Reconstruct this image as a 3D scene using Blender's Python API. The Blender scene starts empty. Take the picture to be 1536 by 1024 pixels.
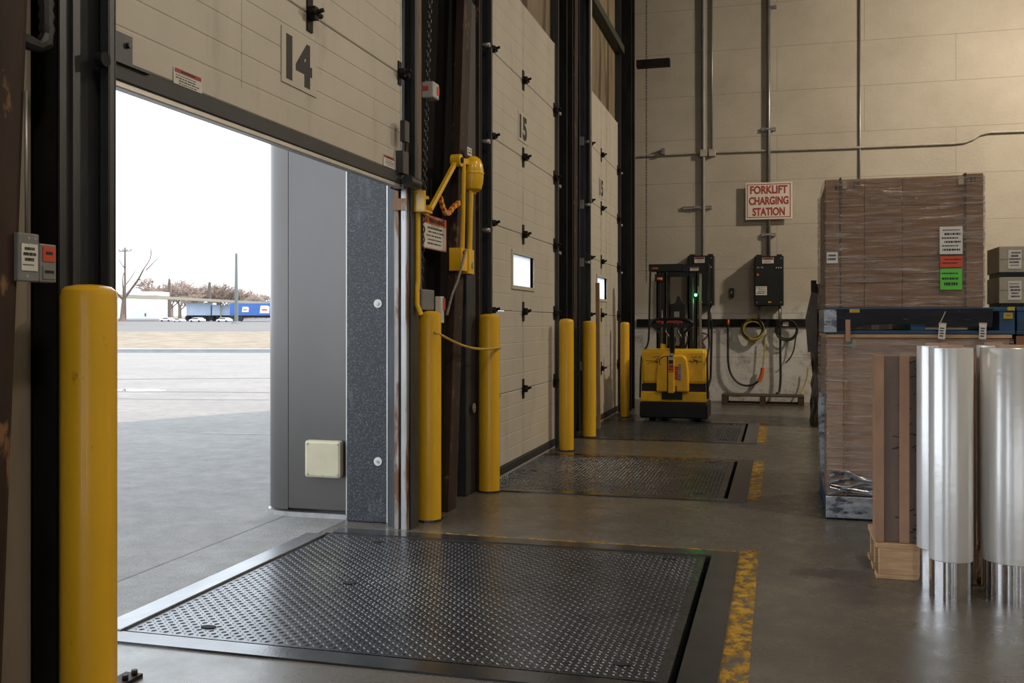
import bpy, bmesh, math, random
from mathutils import Vector, Matrix, Euler
R = random.Random(7)
SC = bpy.context.scene
COL = SC.collection
PI = math.pi
# ------------------------------------------------------------------ materials
def nt(name):
    m = bpy.data.materials.new(name); m.use_nodes = True
    t = m.node_tree; b = t.nodes['Principled BSDF']
    return m, t, b
def N(t, typ, **kw):
    n = t.nodes.new(typ)
    for k, v in kw.items():
        if k in n.inputs: n.inputs[k].default_value = v
        else: setattr(n, k, v)
    return n
def coords(t, scale=(1, 1, 1)):
    tc = N(t, 'ShaderNodeTexCoord'); mp = N(t, 'ShaderNodeMapping'); mp.inputs['Scale'].default_value = scale
    t.links.new(tc.outputs['Object'], mp.inputs['Vector']); return mp.outputs['Vector']
def noise(t, vec, scale, detail=4, rough=.6):
    n = N(t, 'ShaderNodeTexNoise'); n.inputs['Scale'].default_value = scale
    n.inputs['Detail'].default_value = detail; n.inputs['Roughness'].default_value = rough
    t.links.new(vec, n.inputs['Vector']); return n.outputs['Fac']
def ramp(t, fac, stops):
    r = N(t, 'ShaderNodeValToRGB'); e = r.color_ramp.elements
    while len(e) < len(stops): e.new(.5)
    for i, (p, c) in enumerate(stops):
        e[i].position = p
        e[i].color = (c, c, c, 1) if isinstance(c, (int, float)) else tuple(c) + (1,)
    t.links.new(fac, r.inputs['Fac']); return r.outputs['Color']
def mixc(t, fac, a, b):
    m = N(t, 'ShaderNodeMix', data_type='RGBA')
    for s, v in ((0, fac), (6, a), (7, b)):
        if isinstance(v, (int, float)): m.inputs[s].default_value = v
        elif isinstance(v, tuple): m.inputs[s].default_value = tuple(v) + (1,) if len(v) == 3 else v
        else: t.links.new(v, m.inputs[s])
    return m.outputs[2]
def bump(t, b, h, strength=.3, dist=.01):
    n = N(t, 'ShaderNodeBump'); n.inputs['Strength'].default_value = strength; n.inputs['Distance'].default_value = dist
    t.links.new(h, n.inputs['Height']); t.links.new(n.outputs['Normal'], b.inputs['Normal'])
def pm(name, col, rough=.5, metal=0., var=.15, ns=6, stretch=(1, 1, 1), bmp=0, bs=80, dirt=None, spec=.5, coat=0):
    """painted / plain surface with tonal variation; dirt=(colour, threshold, scale, stretch)"""
    m, t, b = nt(name)
    v = coords(t, stretch); f = noise(t, v, ns)
    lo = tuple(max(0, c * (1 - var)) for c in col); hi = tuple(min(1, c * (1 + var)) for c in col)
    c = ramp(t, f, [(.3, lo), (.7, hi)])
    if dirt:
        dc, th, dsc, dst = dirt
        f2 = noise(t, coords(t, dst), dsc, 6, .65)
        mk = ramp(t, f2, [(th, 0.), (min(.99, th + .08), 1.)])
        c = mixc(t, mk, c, dc)
    t.links.new(c, b.inputs['Base Color'])
    b.inputs['Roughness'].default_value = rough; b.inputs['Metallic'].default_value = metal
    b.inputs['Specular IOR Level'].default_value = spec; b.inputs['Coat Weight'].default_value = coat
    if bmp: bump(t, b, noise(t, coords(t, stretch), bs, 5), bmp, .004)
    return m
def emis(name, col, s):
    m, t, b = nt(name); b.inputs['Base Color'].default_value = tuple(col) + (1,)
    b.inputs['Emission Color'].default_value = tuple(col) + (1,); b.inputs['Emission Strength'].default_value = s
    return m
M = {}
M['yellow'] = pm('yellow_paint', (.74, .42, .014), .34, 0, .10, 3, (1, 1, .4), .08, 40, ((.05, .035, .02), .655, 9, (1, 1, .6)), .5, .25)
M['yellowc'] = pm('yellow_gloss', (.76, .44, .014), .3, 0, .12, 5, (1, 1, 1), 0, 40, ((.10, .05, .01), .7, 12, (1, 1, 1)), .5, .3)
M['panel'] = pm('door_panel_paint', (.50, .455, .385), .5, 0, .07, 2.0, (1, 1, .6), .06, 160, ((.33, .28, .21), .68, 3.5, (1, 1.5, .35)))
M['black'] = pm('black_steel', (.016, .0145, .014), .55, .1, .4, 9, (1, 1, .3), .15, 60, ((.07, .045, .03), .7, 14, (1, 1, .4)), .12)
M['wallblk'] = pm('black_wall_paint', (.006, .0054, .005), .8, 0, .4, 4, (1, 1, .4), .1, 40, None, .1)
M['rust'] = pm('rusty_brown_steel', (.034, .020, .015), .6, .1, .45, 7, (1, 1, .3), .3, 40, ((.20, .105, .055), .60, 15, (1, 1, .5)), .25)
M['galv'] = pm('galvanised_steel', (.36, .36, .355), .42, .7, .2, 9, (1, 1, .25), .12, 60, ((.20, .11, .07), .6, 10, (1, 1, .18)))
M['galvr'] = pm('rusty_galvanised_steel', (.30, .27, .24), .5, .4, .25, 9, (1, 1, .25), .2, 60, ((.16, .075, .035), .50, 8, (1, 1, .2)))
M['track'] = pm('dark_track_steel', (.062, .066, .072), .42, .6, .3, 8, (1, 1, .25), .15, 60, ((.10, .06, .04), .66, 12, (1, 1, .3)))
M['seal'] = pm('black_rubber', (.022, .024, .028), .5, 0, .25, 8, (1, 1, 1), .1, 40)
M['alu'] = pm('aluminium_strip', (.55, .53, .50), .4, .6, .1, 8)
M['foam'] = None
M['greypanel'] = pm('satin_grey_panel', (.105, .098, .094), .28, .55, .06, 3, (1, 1, .4), .05, 300, ((.16, .16, .165), .66, 2.5, (1, 1, .6)))
M['beige'] = pm('beige_box_enamel', (.50, .45, .31), .4, 0, .07, 9, (1, 1, 1), .05, 50, ((.30, .26, .17), .68, 14, (1, 1, 1)))
M['white'] = pm('white_label', (.62, .60, .56), .55, 0, .06, 20)
M['ink'] = pm('black_ink', (.012, .012, .013), .6, 0, .1, 20)
M['redink'] = pm('red_ink', (.33, .035, .028), .55, 0, .1, 20)
M['redlab'] = pm('red_label', (.55, .06, .025), .5, 0, .1, 20)
M['orange'] = pm('orange_paint', (.62, .13, .02), .5, 0, .12, 20)
M['green'] = pm('green_label', (.10, .50, .045), .5, 0, .1, 20)
M['conduit'] = pm('galvanised_conduit', (.30, .29, .275), .38, .6, .15, 12, (1, 1, .4))
M['conduitp'] = pm('painted_conduit', (.40, .36, .30), .5, .1, .12, 8)
M['chrome'] = pm('chrome', (.80, .79, .80), .10, 1., .03, 3)
M['kraft'] = pm('kraft_cardboard', (.26, .135, .065), .7, 0, .16, 4, (1, 1, 3), .08, 60)
M['kraftl'] = pm('pale_cardboard', (.40, .25, .17), .6, 0, .12, 5, (1, 1, 3), .08, 60)
M['board'] = pm('corner_board', (.30, .15, .065), .65, 0, .14, 7, (1, 1, 2), .05, 50)
M['wood'] = pm('pine_pallet', (.50, .31, .165), .7, 0, .25, 5, (1, 6, 8), .2, 40, ((.22, .11, .05), .66, 6, (1, 4, 6)))
M['woodd'] = pm('old_pallet_wood', (.07, .043, .025), .8, 0, .3, 5, (1, 6, 8), .2, 40)
M['woodj'] = pm('weathered_timber', (.17, .125, .09), .8, 0, .3, 9, (3, 3, .25), .3, 30, ((.05, .035, .025), .62, 9, (2, 2, .2)))
M['stain'] = pm('stained_plywood', (.20, .155, .095), .75, 0, .25, 5, (1, 1, .25), .1, 40, ((.06, .035, .015), .52, 3.2, (1, 1.4, .12)))
M['blue'] = pm('blue_pallet_paint', (.012, .055, .13), .5, 0, .25, 7, (1, 1, 1), .2, 40, ((.03, .03, .03), .6, 6, (1, 1, 1)))
M['blackwrap'] = pm('black_film', (.010, .0105, .013), .2, 0, .4, 4, (1, 1, 3), 1., 10, ((.20, .19, .18), .66, 16, (.5, .5, 2.5)), .12)
M['greybox'] = pm('grey_carton', (.36, .33, .26), .65, 0, .07, 7, (1, 1, 1), .03, 50)
M['rope'] = pm('yellow_rope', (.52, .33, .07), .8, 0, .25, 120, (1, 1, 1), .6, 260)
M['cable'] = pm('black_cable', (.014, .014, .015), .45, 0, .2, 20)
M['cabley'] = pm('yellow_cable', (.42, .30, .03), .5, 0, .2, 20)
M['cableb'] = pm('braided_cable', (.20, .18, .14), .6, .2, .5, 90, (1, 1, 1), .5, 200)
M['machine'] = pm('black_machine_paint', (.009, .009, .010), .36, .0, .3, 8, (1, 1, 1), .1, 60, None, .35)
M['machineg'] = pm('machine_steel', (.30, .28, .25), .35, .8, .2, 8, (1, 1, .2))
M['boxgrey'] = pm('grey_enclosure', (.20, .20, .195), .45, .2, .12, 9)
M['charger'] = pm('charger_enamel', (.011, .012, .012), .42, 0, .15, 8, (1, 1, 1), 0, 80, None, .3)
M['redgrip'] = pm('red_grip', (.30, .02, .02), .45)
M['film2'] = pm('bunched_film', (.24, .26, .30), .14, 0, .5, 9, (1, 1, 2.5), 1., 16, ((.03, .035, .05), .50, 7, (1, 1, 2)), .8)
M['felt'] = pm('dark_wrap_load', (.055, .045, .035), .3, 0, .5, 5, (1, 1, .5), .9, 10, ((.32, .31, .28), .66, 10, (1, 1, .7)))
M['veneer'] = pm('dark_brown_sheet', (.17, .12, .092), .55, 0, .2, 3, (1, 1, .5), .1, 60, ((.018, .012, .009), .66, 9, (1, 1, 1.6)))
M['batten'] = pm('cardboard_batten', (.36, .205, .125), .65, 0, .14, 8, (1, 1, .6), .06, 60)
M['bark'] = pm('bark', (.15, .105, .08), .85, 0, .3, 12, (1, 1, .4))
M['twig'] = pm('brown_twigs', (.33, .26, .22), .85, 0, .2, 12)
M['polew'] = pm('wooden_pole', (.11, .085, .07), .8, 0, .2, 6)
M['poleg'] = pm('grey_metal_pole', (.13, .15, .14), .5, .3, .1, 4)
M['bwhite'] = pm('white_cladding', (.72, .71, .69), .6, 0, .04, .2)
M['bcream'] = pm('cream_roof_edge', (.33, .29, .215), .6, 0, .05, .3)
M['tblue'] = pm('blue_trailer_paint', (.035, .11, .36), .45, 0, .1, .4)
M['tpale'] = pm('pale_blue_trailer_paint', (.42, .52, .68), .45, 0, .15, .5)
M['tyre'] = pm('tyre_rubber', (.02, .02, .02), .8)
M['glassd'] = pm('dark_window', (.03, .035, .04), .15)
M['lip'] = pm('worn_steel_lip', (.22, .225, .235), .34, .8, .25, 6, (1, .4, 1), .12, 90)
M['steelframe'] = pm('dark_curb_steel', (.085, .086, .092), .19, .7, .3, 6, (1, 1, 1), .12, 70, ((.12, .10, .085), .64, 9, (1, 1, 1)))
M['pit'] = pm('pit_black', (.006, .006, .006), .9)
M['ceil'] = pm('ceiling_deck', (.24, .23, .21), .8)
M['teal'] = pm('teal_tape', (.02, .16, .15), .5)
M['yardline'] = pm('faded_white_paint', (.30, .29, .27), .7)
M['tape'] = pm('clear_yellowed_tape', (.48, .42, .26), .4)

def mk_panel(name, y0, amt, runs):
    m, t, b = nt(name)
    v = coords(t); tc = N(t, 'ShaderNodeTexCoord'); sx = N(t, 'ShaderNodeSeparateXYZ'); t.links.new(tc.outputs['Object'], sx.inputs[0])
    c = ramp(t, noise(t, coords(t, (1, 1, .6)), 2.2, 6, .65), [(.3, (.46, .42, .36)), (.7, (.535, .49, .42))])
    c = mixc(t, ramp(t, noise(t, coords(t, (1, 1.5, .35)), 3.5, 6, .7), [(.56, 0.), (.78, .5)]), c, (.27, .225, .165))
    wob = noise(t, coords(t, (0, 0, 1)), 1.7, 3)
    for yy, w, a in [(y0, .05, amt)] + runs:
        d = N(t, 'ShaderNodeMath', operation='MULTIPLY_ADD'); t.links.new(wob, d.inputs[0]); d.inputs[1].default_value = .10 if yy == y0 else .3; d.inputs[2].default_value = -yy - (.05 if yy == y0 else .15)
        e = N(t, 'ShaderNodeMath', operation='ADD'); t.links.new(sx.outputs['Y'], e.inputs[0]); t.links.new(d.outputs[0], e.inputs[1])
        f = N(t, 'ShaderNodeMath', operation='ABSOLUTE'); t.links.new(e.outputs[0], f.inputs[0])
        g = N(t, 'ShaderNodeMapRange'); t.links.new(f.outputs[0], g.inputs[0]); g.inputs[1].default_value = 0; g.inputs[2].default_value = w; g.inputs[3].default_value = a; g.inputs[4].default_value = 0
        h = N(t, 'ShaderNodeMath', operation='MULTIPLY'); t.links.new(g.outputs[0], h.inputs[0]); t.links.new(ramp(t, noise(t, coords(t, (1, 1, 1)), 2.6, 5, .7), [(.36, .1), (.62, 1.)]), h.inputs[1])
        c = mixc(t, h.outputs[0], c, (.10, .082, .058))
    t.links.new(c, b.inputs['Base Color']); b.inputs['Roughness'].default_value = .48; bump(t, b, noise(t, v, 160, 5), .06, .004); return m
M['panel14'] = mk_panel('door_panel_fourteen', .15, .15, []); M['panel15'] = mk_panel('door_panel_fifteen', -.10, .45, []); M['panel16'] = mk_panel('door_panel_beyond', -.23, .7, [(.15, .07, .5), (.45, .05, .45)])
def mk_foam():
    m, t, b = nt('speckled_dock_pad')
    v = coords(t); f = noise(t, v, 90, 3, .7); c = ramp(t, f, [(.50, (.010, .012, .016)), (.68, (.085, .095, .11))])
    w = ramp(t, noise(t, coords(t, (1, 1, .35)), 7, 5), [(.60, 0.), (.75, .5)])
    c = mixc(t, w, c, (.17, .18, .19)); t.links.new(c, b.inputs['Base Color'])
    b.inputs['Roughness'].default_value = .42; bump(t, b, f, .5, .004); return m
M['foam'] = mk_foam()
def mk_floor(name, a, bcol, rlo, rhi, outdoor=False):
    m, t, b = nt(name)
    v = coords(t); big = noise(t, v, .55, 5, .6); mid = noise(t, v, 5, 6, .7); fine = noise(t, v, 70, 4, .7)
    c = ramp(t, big, [(.32, a), (.68, bcol)])
    c = mixc(t, ramp(t, mid, [(.35, 0.), (.7, .45)]), c, tuple(x * .62 for x in a))
    c = mixc(t, ramp(t, fine, [(.4, 0.), (.72, .35)]), c, tuple(min(1, x * 1.5) for x in bcol))
    if not outdoor:   # scuffs running along the traffic lane
        sc = ramp(t, noise(t, coords(t, (6, 1.2, 1)), 2.2, 6, .7), [(.60, 0.), (.74, .45)])
        c = mixc(t, sc, c, (.060, .052, .045))
    t.links.new(c, b.inputs['Base Color'])
    r = ramp(t, mid, [(.3, rlo), (.7, rhi)]); t.links.new(r, b.inputs['Roughness'])
    bump(t, b, fine, .12 if not outdoor else .5, .004 if not outdoor else .02); return m
M['floor'] = mk_floor('sealed_concrete', (.068, .060, .050), (.135, .122, .103), .20, .38)
M['yard'] = mk_floor('worn_concrete_yard', (.165, .160, .156), (.225, .215, .206), .7, .9, True)
M['apron'] = mk_floor('apron_concrete', (.165, .163, .16), (.225, .22, .214), .6, .85, True)
M['lot'] = mk_floor('parking_asphalt', (.10, .098, .098), (.13, .126, .124), .8, .95, True)
M['grass'] = pm('dry_grass', (.185, .155, .112), .95, 0, .3, 1.2, (1, 1, 1), .6, 30, ((.13, .115, .085), .6, .6, (1, 1, 1)))
M['kerb'] = pm('pale_kerb', (.17, .175, .185), .85, 0, .12, 2)
M['tar'] = pm('tar_seam', (.07, .072, .08), .7)  # dark grey for painted pole shadows on the yard, and apron joints
def mk_paintline():
    m, t, b = nt('worn_yellow_line')
    v = coords(t, (1, .8, 1)); f = noise(t, v, 14, 6, .75)
    b.inputs['Base Color'].default_value = (.42, .235, .03, 1); b.inputs['Roughness'].default_value = .5
    al = ramp(t, f, [(.43, 1.), (.55, 0.)]); t.links.new(al, b.inputs['Alpha']); return m
M['line'] = mk_paintline()
def mk_wall():
    m, t, b = nt('painted_block_wall')
    tc = N(t, 'ShaderNodeTexCoord'); sx = N(t, 'ShaderNodeSeparateXYZ'); t.links.new(tc.outputs['Object'], sx.inputs[0])
    cb = N(t, 'ShaderNodeCombineXYZ'); t.links.new(sx.outputs['X'], cb.inputs['X']); t.links.new(sx.outputs['Z'], cb.inputs['Y'])
    wob = noise(t, cb.outputs[0], 1.3, 3)
    br = N(t, 'ShaderNodeTexBrick'); t.links.new(cb.outputs[0], br.inputs['Vector'])
    br.inputs['Scale'].default_value = 1; br.inputs['Brick Width'].default_value = 2.6; br.inputs['Row Height'].default_value = .70
    br.inputs['Mortar Size'].default_value = .006; br.inputs['Mortar Smooth'].default_value = .4
    jn = br.outputs['Fac']
    f = noise(t, cb.outputs[0], .9, 6, .65)
    up = ramp(t, f, [(.3, (.37, .325, .26)), (.7, (.47, .42, .345))])
    lw = ramp(t, noise(t, cb.outputs[0], 2.2, 8, .75), [(.36, (.28, .265, .245)), (.48, (.55, .535, .51)), (.7, (.66, .645, .62))])  # paler lower paint, with cool daylight partly put into its tone
    zz = N(t, 'ShaderNodeMath', operation='ADD'); t.links.new(sx.outputs['Z'], zz.inputs[0])
    wm = N(t, 'ShaderNodeMath', operation='MULTIPLY'); t.links.new(wob, wm.inputs[0]); wm.inputs[1].default_value = .25
    t.links.new(wm.outputs[0], zz.inputs[1])
    mr = N(t, 'ShaderNodeMapRange'); t.links.new(zz.outputs[0], mr.inputs[0]); mr.inputs[1].default_value = 1.45; mr.inputs[2].default_value = 1.72
    c = mixc(t, mr.outputs[0], lw, up)
    jm = N(t, 'ShaderNodeMath', operation='MULTIPLY'); t.links.new(jn, jm.inputs[0]); jm.inputs[1].default_value = .4
    c = mixc(t, jm.outputs[0], c, (.16, .135, .10))
    # grime and tyre scuffs low down
    gr = ramp(t, noise(t, cb.outputs[0], 4.5, 8, .75), [(.52, 0.), (.66, .75)])
    mr2 = N(t, 'ShaderNodeMapRange'); t.links.new(zz.outputs[0], mr2.inputs[0]); mr2.inputs[1].default_value = .85; mr2.inputs[2].default_value = .1
    gm = N(t, 'ShaderNodeMath', operation='MULTIPLY'); t.links.new(gr, gm.inputs[0]); t.links.new(mr2.outputs[0], gm.inputs[1])
    c = mixc(t, gm.outputs[0], c, (.09, .075, .06))
    t.links.new(c, b.inputs['Base Color']); b.inputs['Roughness'].default_value = .6
    h = N(t, 'ShaderNodeMath', operation='SUBTRACT'); t.links.new(noise(t, cb.outputs[0], 22, 6, .7), h.inputs[0]); t.links.new(jn, h.inputs[1])
    bump(t, b, h.outputs[0], .4, .010); return m
M['wallback'] = mk_wall()
M['wallgen'] = pm('pale_wall_paint', (.42, .38, .31), .7, 0, .08, 1)
def mk_wrap(name, tint, base, amt, zs=9):
    m, t, b = nt(name)
    out = t.nodes['Material Output']
    f = noise(t, coords(t, (.9, .9, zs)), 5, 8, .7)
    f2 = noise(t, coords(t, (2, 2, 3)), 9, 4, .6)
    b.inputs['Base Color'].default_value = tuple(tint) + (1,); b.inputs['Roughness'].default_value = .16; b.inputs['Specular IOR Level'].default_value = 1.
    ad = N(t, 'ShaderNodeMath', operation='ADD'); t.links.new(f, ad.inputs[0])
    ml = N(t, 'ShaderNodeMath', operation='MULTIPLY'); t.links.new(f2, ml.inputs[0]); ml.inputs[1].default_value = .4; t.links.new(ml.outputs[0], ad.inputs[1])
    bump(t, b, ad.outputs[0], 1., .035)
    tr = N(t, 'ShaderNodeBsdfTransparent'); mx = N(t, 'ShaderNodeMixShader')
    al = ramp(t, f, [(.42, base), (.66, base + amt)]); t.links.new(al, mx.inputs[0])
    t.links.new(tr.outputs[0], mx.inputs[1]); t.links.new(b.outputs[0], mx.inputs[2]); t.links.new(mx.outputs[0], out.inputs['Surface']); return m
M['wrap'] = mk_wrap('stretch_wrap', (.46, .385, .35), .16, .62, 13)
M['wrapl'] = mk_wrap('loose_wrap', (.60, .52, .48), .18, .58, 15)
def mk_roll():
    m, t, b = nt('clear_film_on_roll')
    v = coords(t, (1, 1, .3)); f = noise(t, v, 5, 5)
    t.links.new(ramp(t, f, [(.3, (.74, .74, .74)), (.7, (.88, .87, .86))]), b.inputs['Base Color'])
    b.inputs['Metallic'].default_value = .42; b.inputs['Roughness'].default_value = .26; b.inputs['Coat Weight'].default_value = .3
    bump(t, b, noise(t, coords(t, (1, 1, 2.5)), 14, 5), .10, .01); return m
M['roll'] = mk_roll()
def mk_plate():
    m, t, b = nt('tread_plate_steel')
    f = noise(t, coords(t), 2.5, 7, .7); g = noise(t, coords(t), 26, 5, .7)
    c = ramp(t, f, [(.3, (.048, .051, .058)), (.7, (.105, .110, .122))]); c = mixc(t, ramp(t, g, [(.55, 0.), (.7, .4)]), c, (.03, .03, .032))
    t.links.new(c, b.inputs['Base Color']); b.inputs['Metallic'].default_value = .75
    t.links.new(ramp(t, g, [(.3, .20), (.7, .34)]), b.inputs['Roughness']); return m
M['plate'] = mk_plate()
def mk_pane():
    m, t, b = nt('window_pane'); b.inputs['Base Color'].default_value = (.95, .96, .98, 1); b.inputs['Transmission Weight'].default_value = .9
    b.inputs['Transmission Weight'].default_value = .0; b.inputs['Roughness'].default_value = .3
    tl = N(t, 'ShaderNodeBsdfTranslucent'); tl.inputs['Color'].default_value = (.95, .96, .98, 1); mx = N(t, 'ShaderNodeMixShader'); mx.inputs[0].default_value = .88
    t.links.new(b.outputs[0], mx.inputs[1]); t.links.new(tl.outputs[0], mx.inputs[2]); t.links.new(mx.outputs[0], t.nodes['Material Output'].inputs['Surface']); return m
M['pane'] = mk_pane()
M['led'] = emis('green_led', (.06, 1, .2), 22)
# ------------------------------------------------------------------ mesh builder
ROOT = {}
class MB:
    def __init__(s): s.bm = bmesh.new(); s.mi = 0
    def mat(s, i): s.mi = i; return s
    def _f(s, vs):
        try:
            f = s.bm.faces.new(vs); f.material_index = s.mi; return f
        except ValueError: return None
    def box(s, x0, x1, y0, y1, z0, z1, m=None):
        P = [Vector(p) for p in ((x0, y0, z0), (x1, y0, z0), (x1, y1, z0), (x0, y1, z0), (x0, y0, z1), (x1, y0, z1), (x1, y1, z1), (x0, y1, z1))]
        if m: P = [m @ p for p in P]
        v = [s.bm.verts.new(p) for p in P]
        for q in ((3, 2, 1, 0), (4, 5, 6, 7), (0, 1, 5, 4), (1, 2, 6, 5), (2, 3, 7, 6), (3, 0, 4, 7)): s._f([v[i] for i in q])
        return s
    def bar(s, a, b, w, d, up=(0, 0, 1)):
        a, b = Vector(a), Vector(b); z = (b - a); L = z.length; z.normalize()
        u = Vector(up)
        if abs(z.dot(u)) > .95: u = Vector((1, 0, 0))
        x = u.cross(z).normalized(); y = z.cross(x)
        m = Matrix((x, y, z)).transposed().to_4x4(); m.translation = a
        return s.box(-w / 2, w / 2, -d / 2, d / 2, 0, L, m)
    def tube(s, pts, r, n=8, cap=True, closed=False):
        pts = [Vector(p) for p in pts]; rs = r if isinstance(r, (list, tuple)) else [r] * len(pts)
        rings = []; px = None
        for i, p in enumerate(pts):
            if closed: d = pts[(i + 1) % len(pts)] - pts[i - 1]
            else: d = pts[min(i + 1, len(pts) - 1)] - pts[max(i - 1, 0)]
            d.normalize()
            if px is None: px = d.orthogonal().normalized()
            px = (px - d * px.dot(d)).normalized(); py = d.cross(px)
            rings.append([s.bm.verts.new(p + (px * math.cos(2 * PI * k / n) + py * math.sin(2 * PI * k / n)) * rs[i]) for k in range(n)])
        m = len(rings)
        for i in range(m if closed else m - 1):
            A, B = rings[i], rings[(i + 1) % m]
            for k in range(n):
                f = s._f([A[k], A[(k + 1) % n], B[(k + 1) % n], B[k]])
                if f: f.smooth = True
        if cap and not closed: s._f(rings[0][::-1]); s._f(rings[-1])
        return s
    def cyl(s, a, b, r, n=20, r2=None): return s.tube([a, b], [r, r if r2 is None else r2], n)
    def lathe(s, c, prof, n=28, axis='z', sx=1, sy=1):
        c = Vector(c); rings = []
        for r, z in prof:
            ring = []
            for k in range(n):
                a = 2 * PI * k / n; u, w = r * math.cos(a) * sx, r * math.sin(a) * sy
                p = (u, w, z) if axis == 'z' else ((z, u, w) if axis == 'x' else (w, z, u))
                ring.append(s.bm.verts.new(c + Vector(p)))
            rings.append(ring)
        for A, B in zip(rings, rings[1:]):
            for k in range(n):
                f = s._f([A[k], A[(k + 1) % n], B[(k + 1) % n], B[k]])
                if f: f.smooth = True
        s._f(rings[0][::-1]); s._f(rings[-1]); return s
    def prism(s, poly, a, b, axis):
        """poly of (u,v); axis 'x': (u,v)=(y,z), 'y': (x,z), 'z': (x,y)"""
        def P(u, v, t): return (t, u, v) if axis == 'x' else ((u, t, v) if axis == 'y' else (u, v, t))
        A = [s.bm.verts.new(P(u, v, a)) for u, v in poly]; B = [s.bm.verts.new(P(u, v, b)) for u, v in poly]
        n = len(poly)
        for i in range(n): s._f([A[i], A[(i + 1) % n], B[(i + 1) % n], B[i]])
        s._f(A[::-1]); s._f(B); return s
    def sphere(s, c, r, sz=1): 
        return s.lathe(c, [(max(1e-4, r * math.sin(PI * i / 10)), -r * sz * math.cos(PI * i / 10)) for i in range(11)], 16)
    def build(s, name, mats, parent=None, bevel=0, local=False, kind=None):
        bmesh.ops.recalc_face_normals(s.bm, faces=s.bm.faces[:])
        me = bpy.data.meshes.new(name)
        if parent is not None and not local:
            off = ROOT[parent.name]; bmesh.ops.transform(s.bm, matrix=Matrix.Translation(-off), verts=s.bm.verts[:])
        for e in s.bm.edges:
            if len(e.link_faces) == 2 and e.calc_face_angle(0) > .6: e.smooth = False
        s.bm.to_mesh(me); s.bm.free()
        for m in (mats if isinstance(mats, (list, tuple)) else [mats]): me.materials.append(m)
        o = bpy.data.objects.new(name, me); COL.objects.link(o)
        if parent is not None: o.parent = parent; ROOT[o.name] = ROOT[parent.name]
        else: ROOT[o.name] = Vector((0, 0, 0))
        if bevel:
            b = o.modifiers.new('bevel', 'BEVEL'); b.width = bevel; b.segments = 2; b.limit_method = 'ANGLE'
        if kind: o['kind'] = kind
        return o
def thing(name, label, cat, loc=(0, 0, 0), rz=0, group=None, rot=None):
    o = bpy.data.objects.new(name, None); COL.objects.link(o); o.empty_display_size = .1
    o.location = loc; o.rotation_euler = rot if rot else (0, 0, rz); ROOT[o.name] = Vector(loc)
    o['label'] = label; o['category'] = cat
    if group: o['group'] = group
    return o
def tag(o, label, cat, group=None):
    """a thing that is one mesh: give it its own origin at its base"""
    o['label'] = label; o['category'] = cat
    if group: o['group'] = group
    me = o.data; xs = [v.co for v in me.vertices]
    c = Vector(((min(v.x for v in xs) + max(v.x for v in xs)) / 2, (min(v.y for v in xs) + max(v.y for v in xs)) / 2, min(v.z for v in xs)))
    me.transform(Matrix.Translation(-c)); o.location = o.location + c; return o
def copy_tree(o, parent=None):
    c = o.copy(); COL.objects.link(c); c.parent = parent
    for ch in o.children: copy_tree(ch, c)
    return c
def text(name, s, size, mat, parent, loc, rot, fit=None, thick=.0006, bold=.0, local=False, align='CENTER'):
    cu = bpy.data.curves.new(name, 'FONT'); cu.body = s; cu.size = size; cu.align_x = align; cu.align_y = 'CENTER'
    cu.extrude = thick; cu.offset = bold; cu.space_line = 1.0
    tmp = bpy.data.objects.new('tmp', cu); COL.objects.link(tmp)
    dg = bpy.context.evaluated_depsgraph_get(); me = bpy.data.meshes.new_from_object(tmp.evaluated_get(dg))
    bpy.data.objects.remove(tmp)
    if fit:
        a = [min(v.co[k] for v in me.vertices) for k in (0, 1)]; b = [max(v.co[k] for v in me.vertices) for k in (0, 1)]
        for v in me.vertices:
            for k in (0, 1): v.co[k] = ((v.co[k] - a[k]) / (b[k] - a[k]) - .5) * fit[k]
    m = Matrix.Translation(Vector(loc)) @ Euler(rot).to_matrix().to_4x4()
    me.transform(m)
    if parent is not None and not local: me.transform(Matrix.Translation(-ROOT[parent.name]))
    me.materials.clear(); me.materials.append(mat); me.name = name
    o = bpy.data.objects.new(name, me); COL.objects.link(o)
    if parent is not None: o.parent = parent; ROOT[o.name] = ROOT[parent.name]
    return o
ROTX = (PI / 2, 0, PI / 2)    # lettering on a face looking to +X
ROTY = (PI / 2, 0, 0)         # lettering on a face looking to -Y
def struct(name, mb, mat): return mb.build(name, mat, kind='structure')
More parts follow.
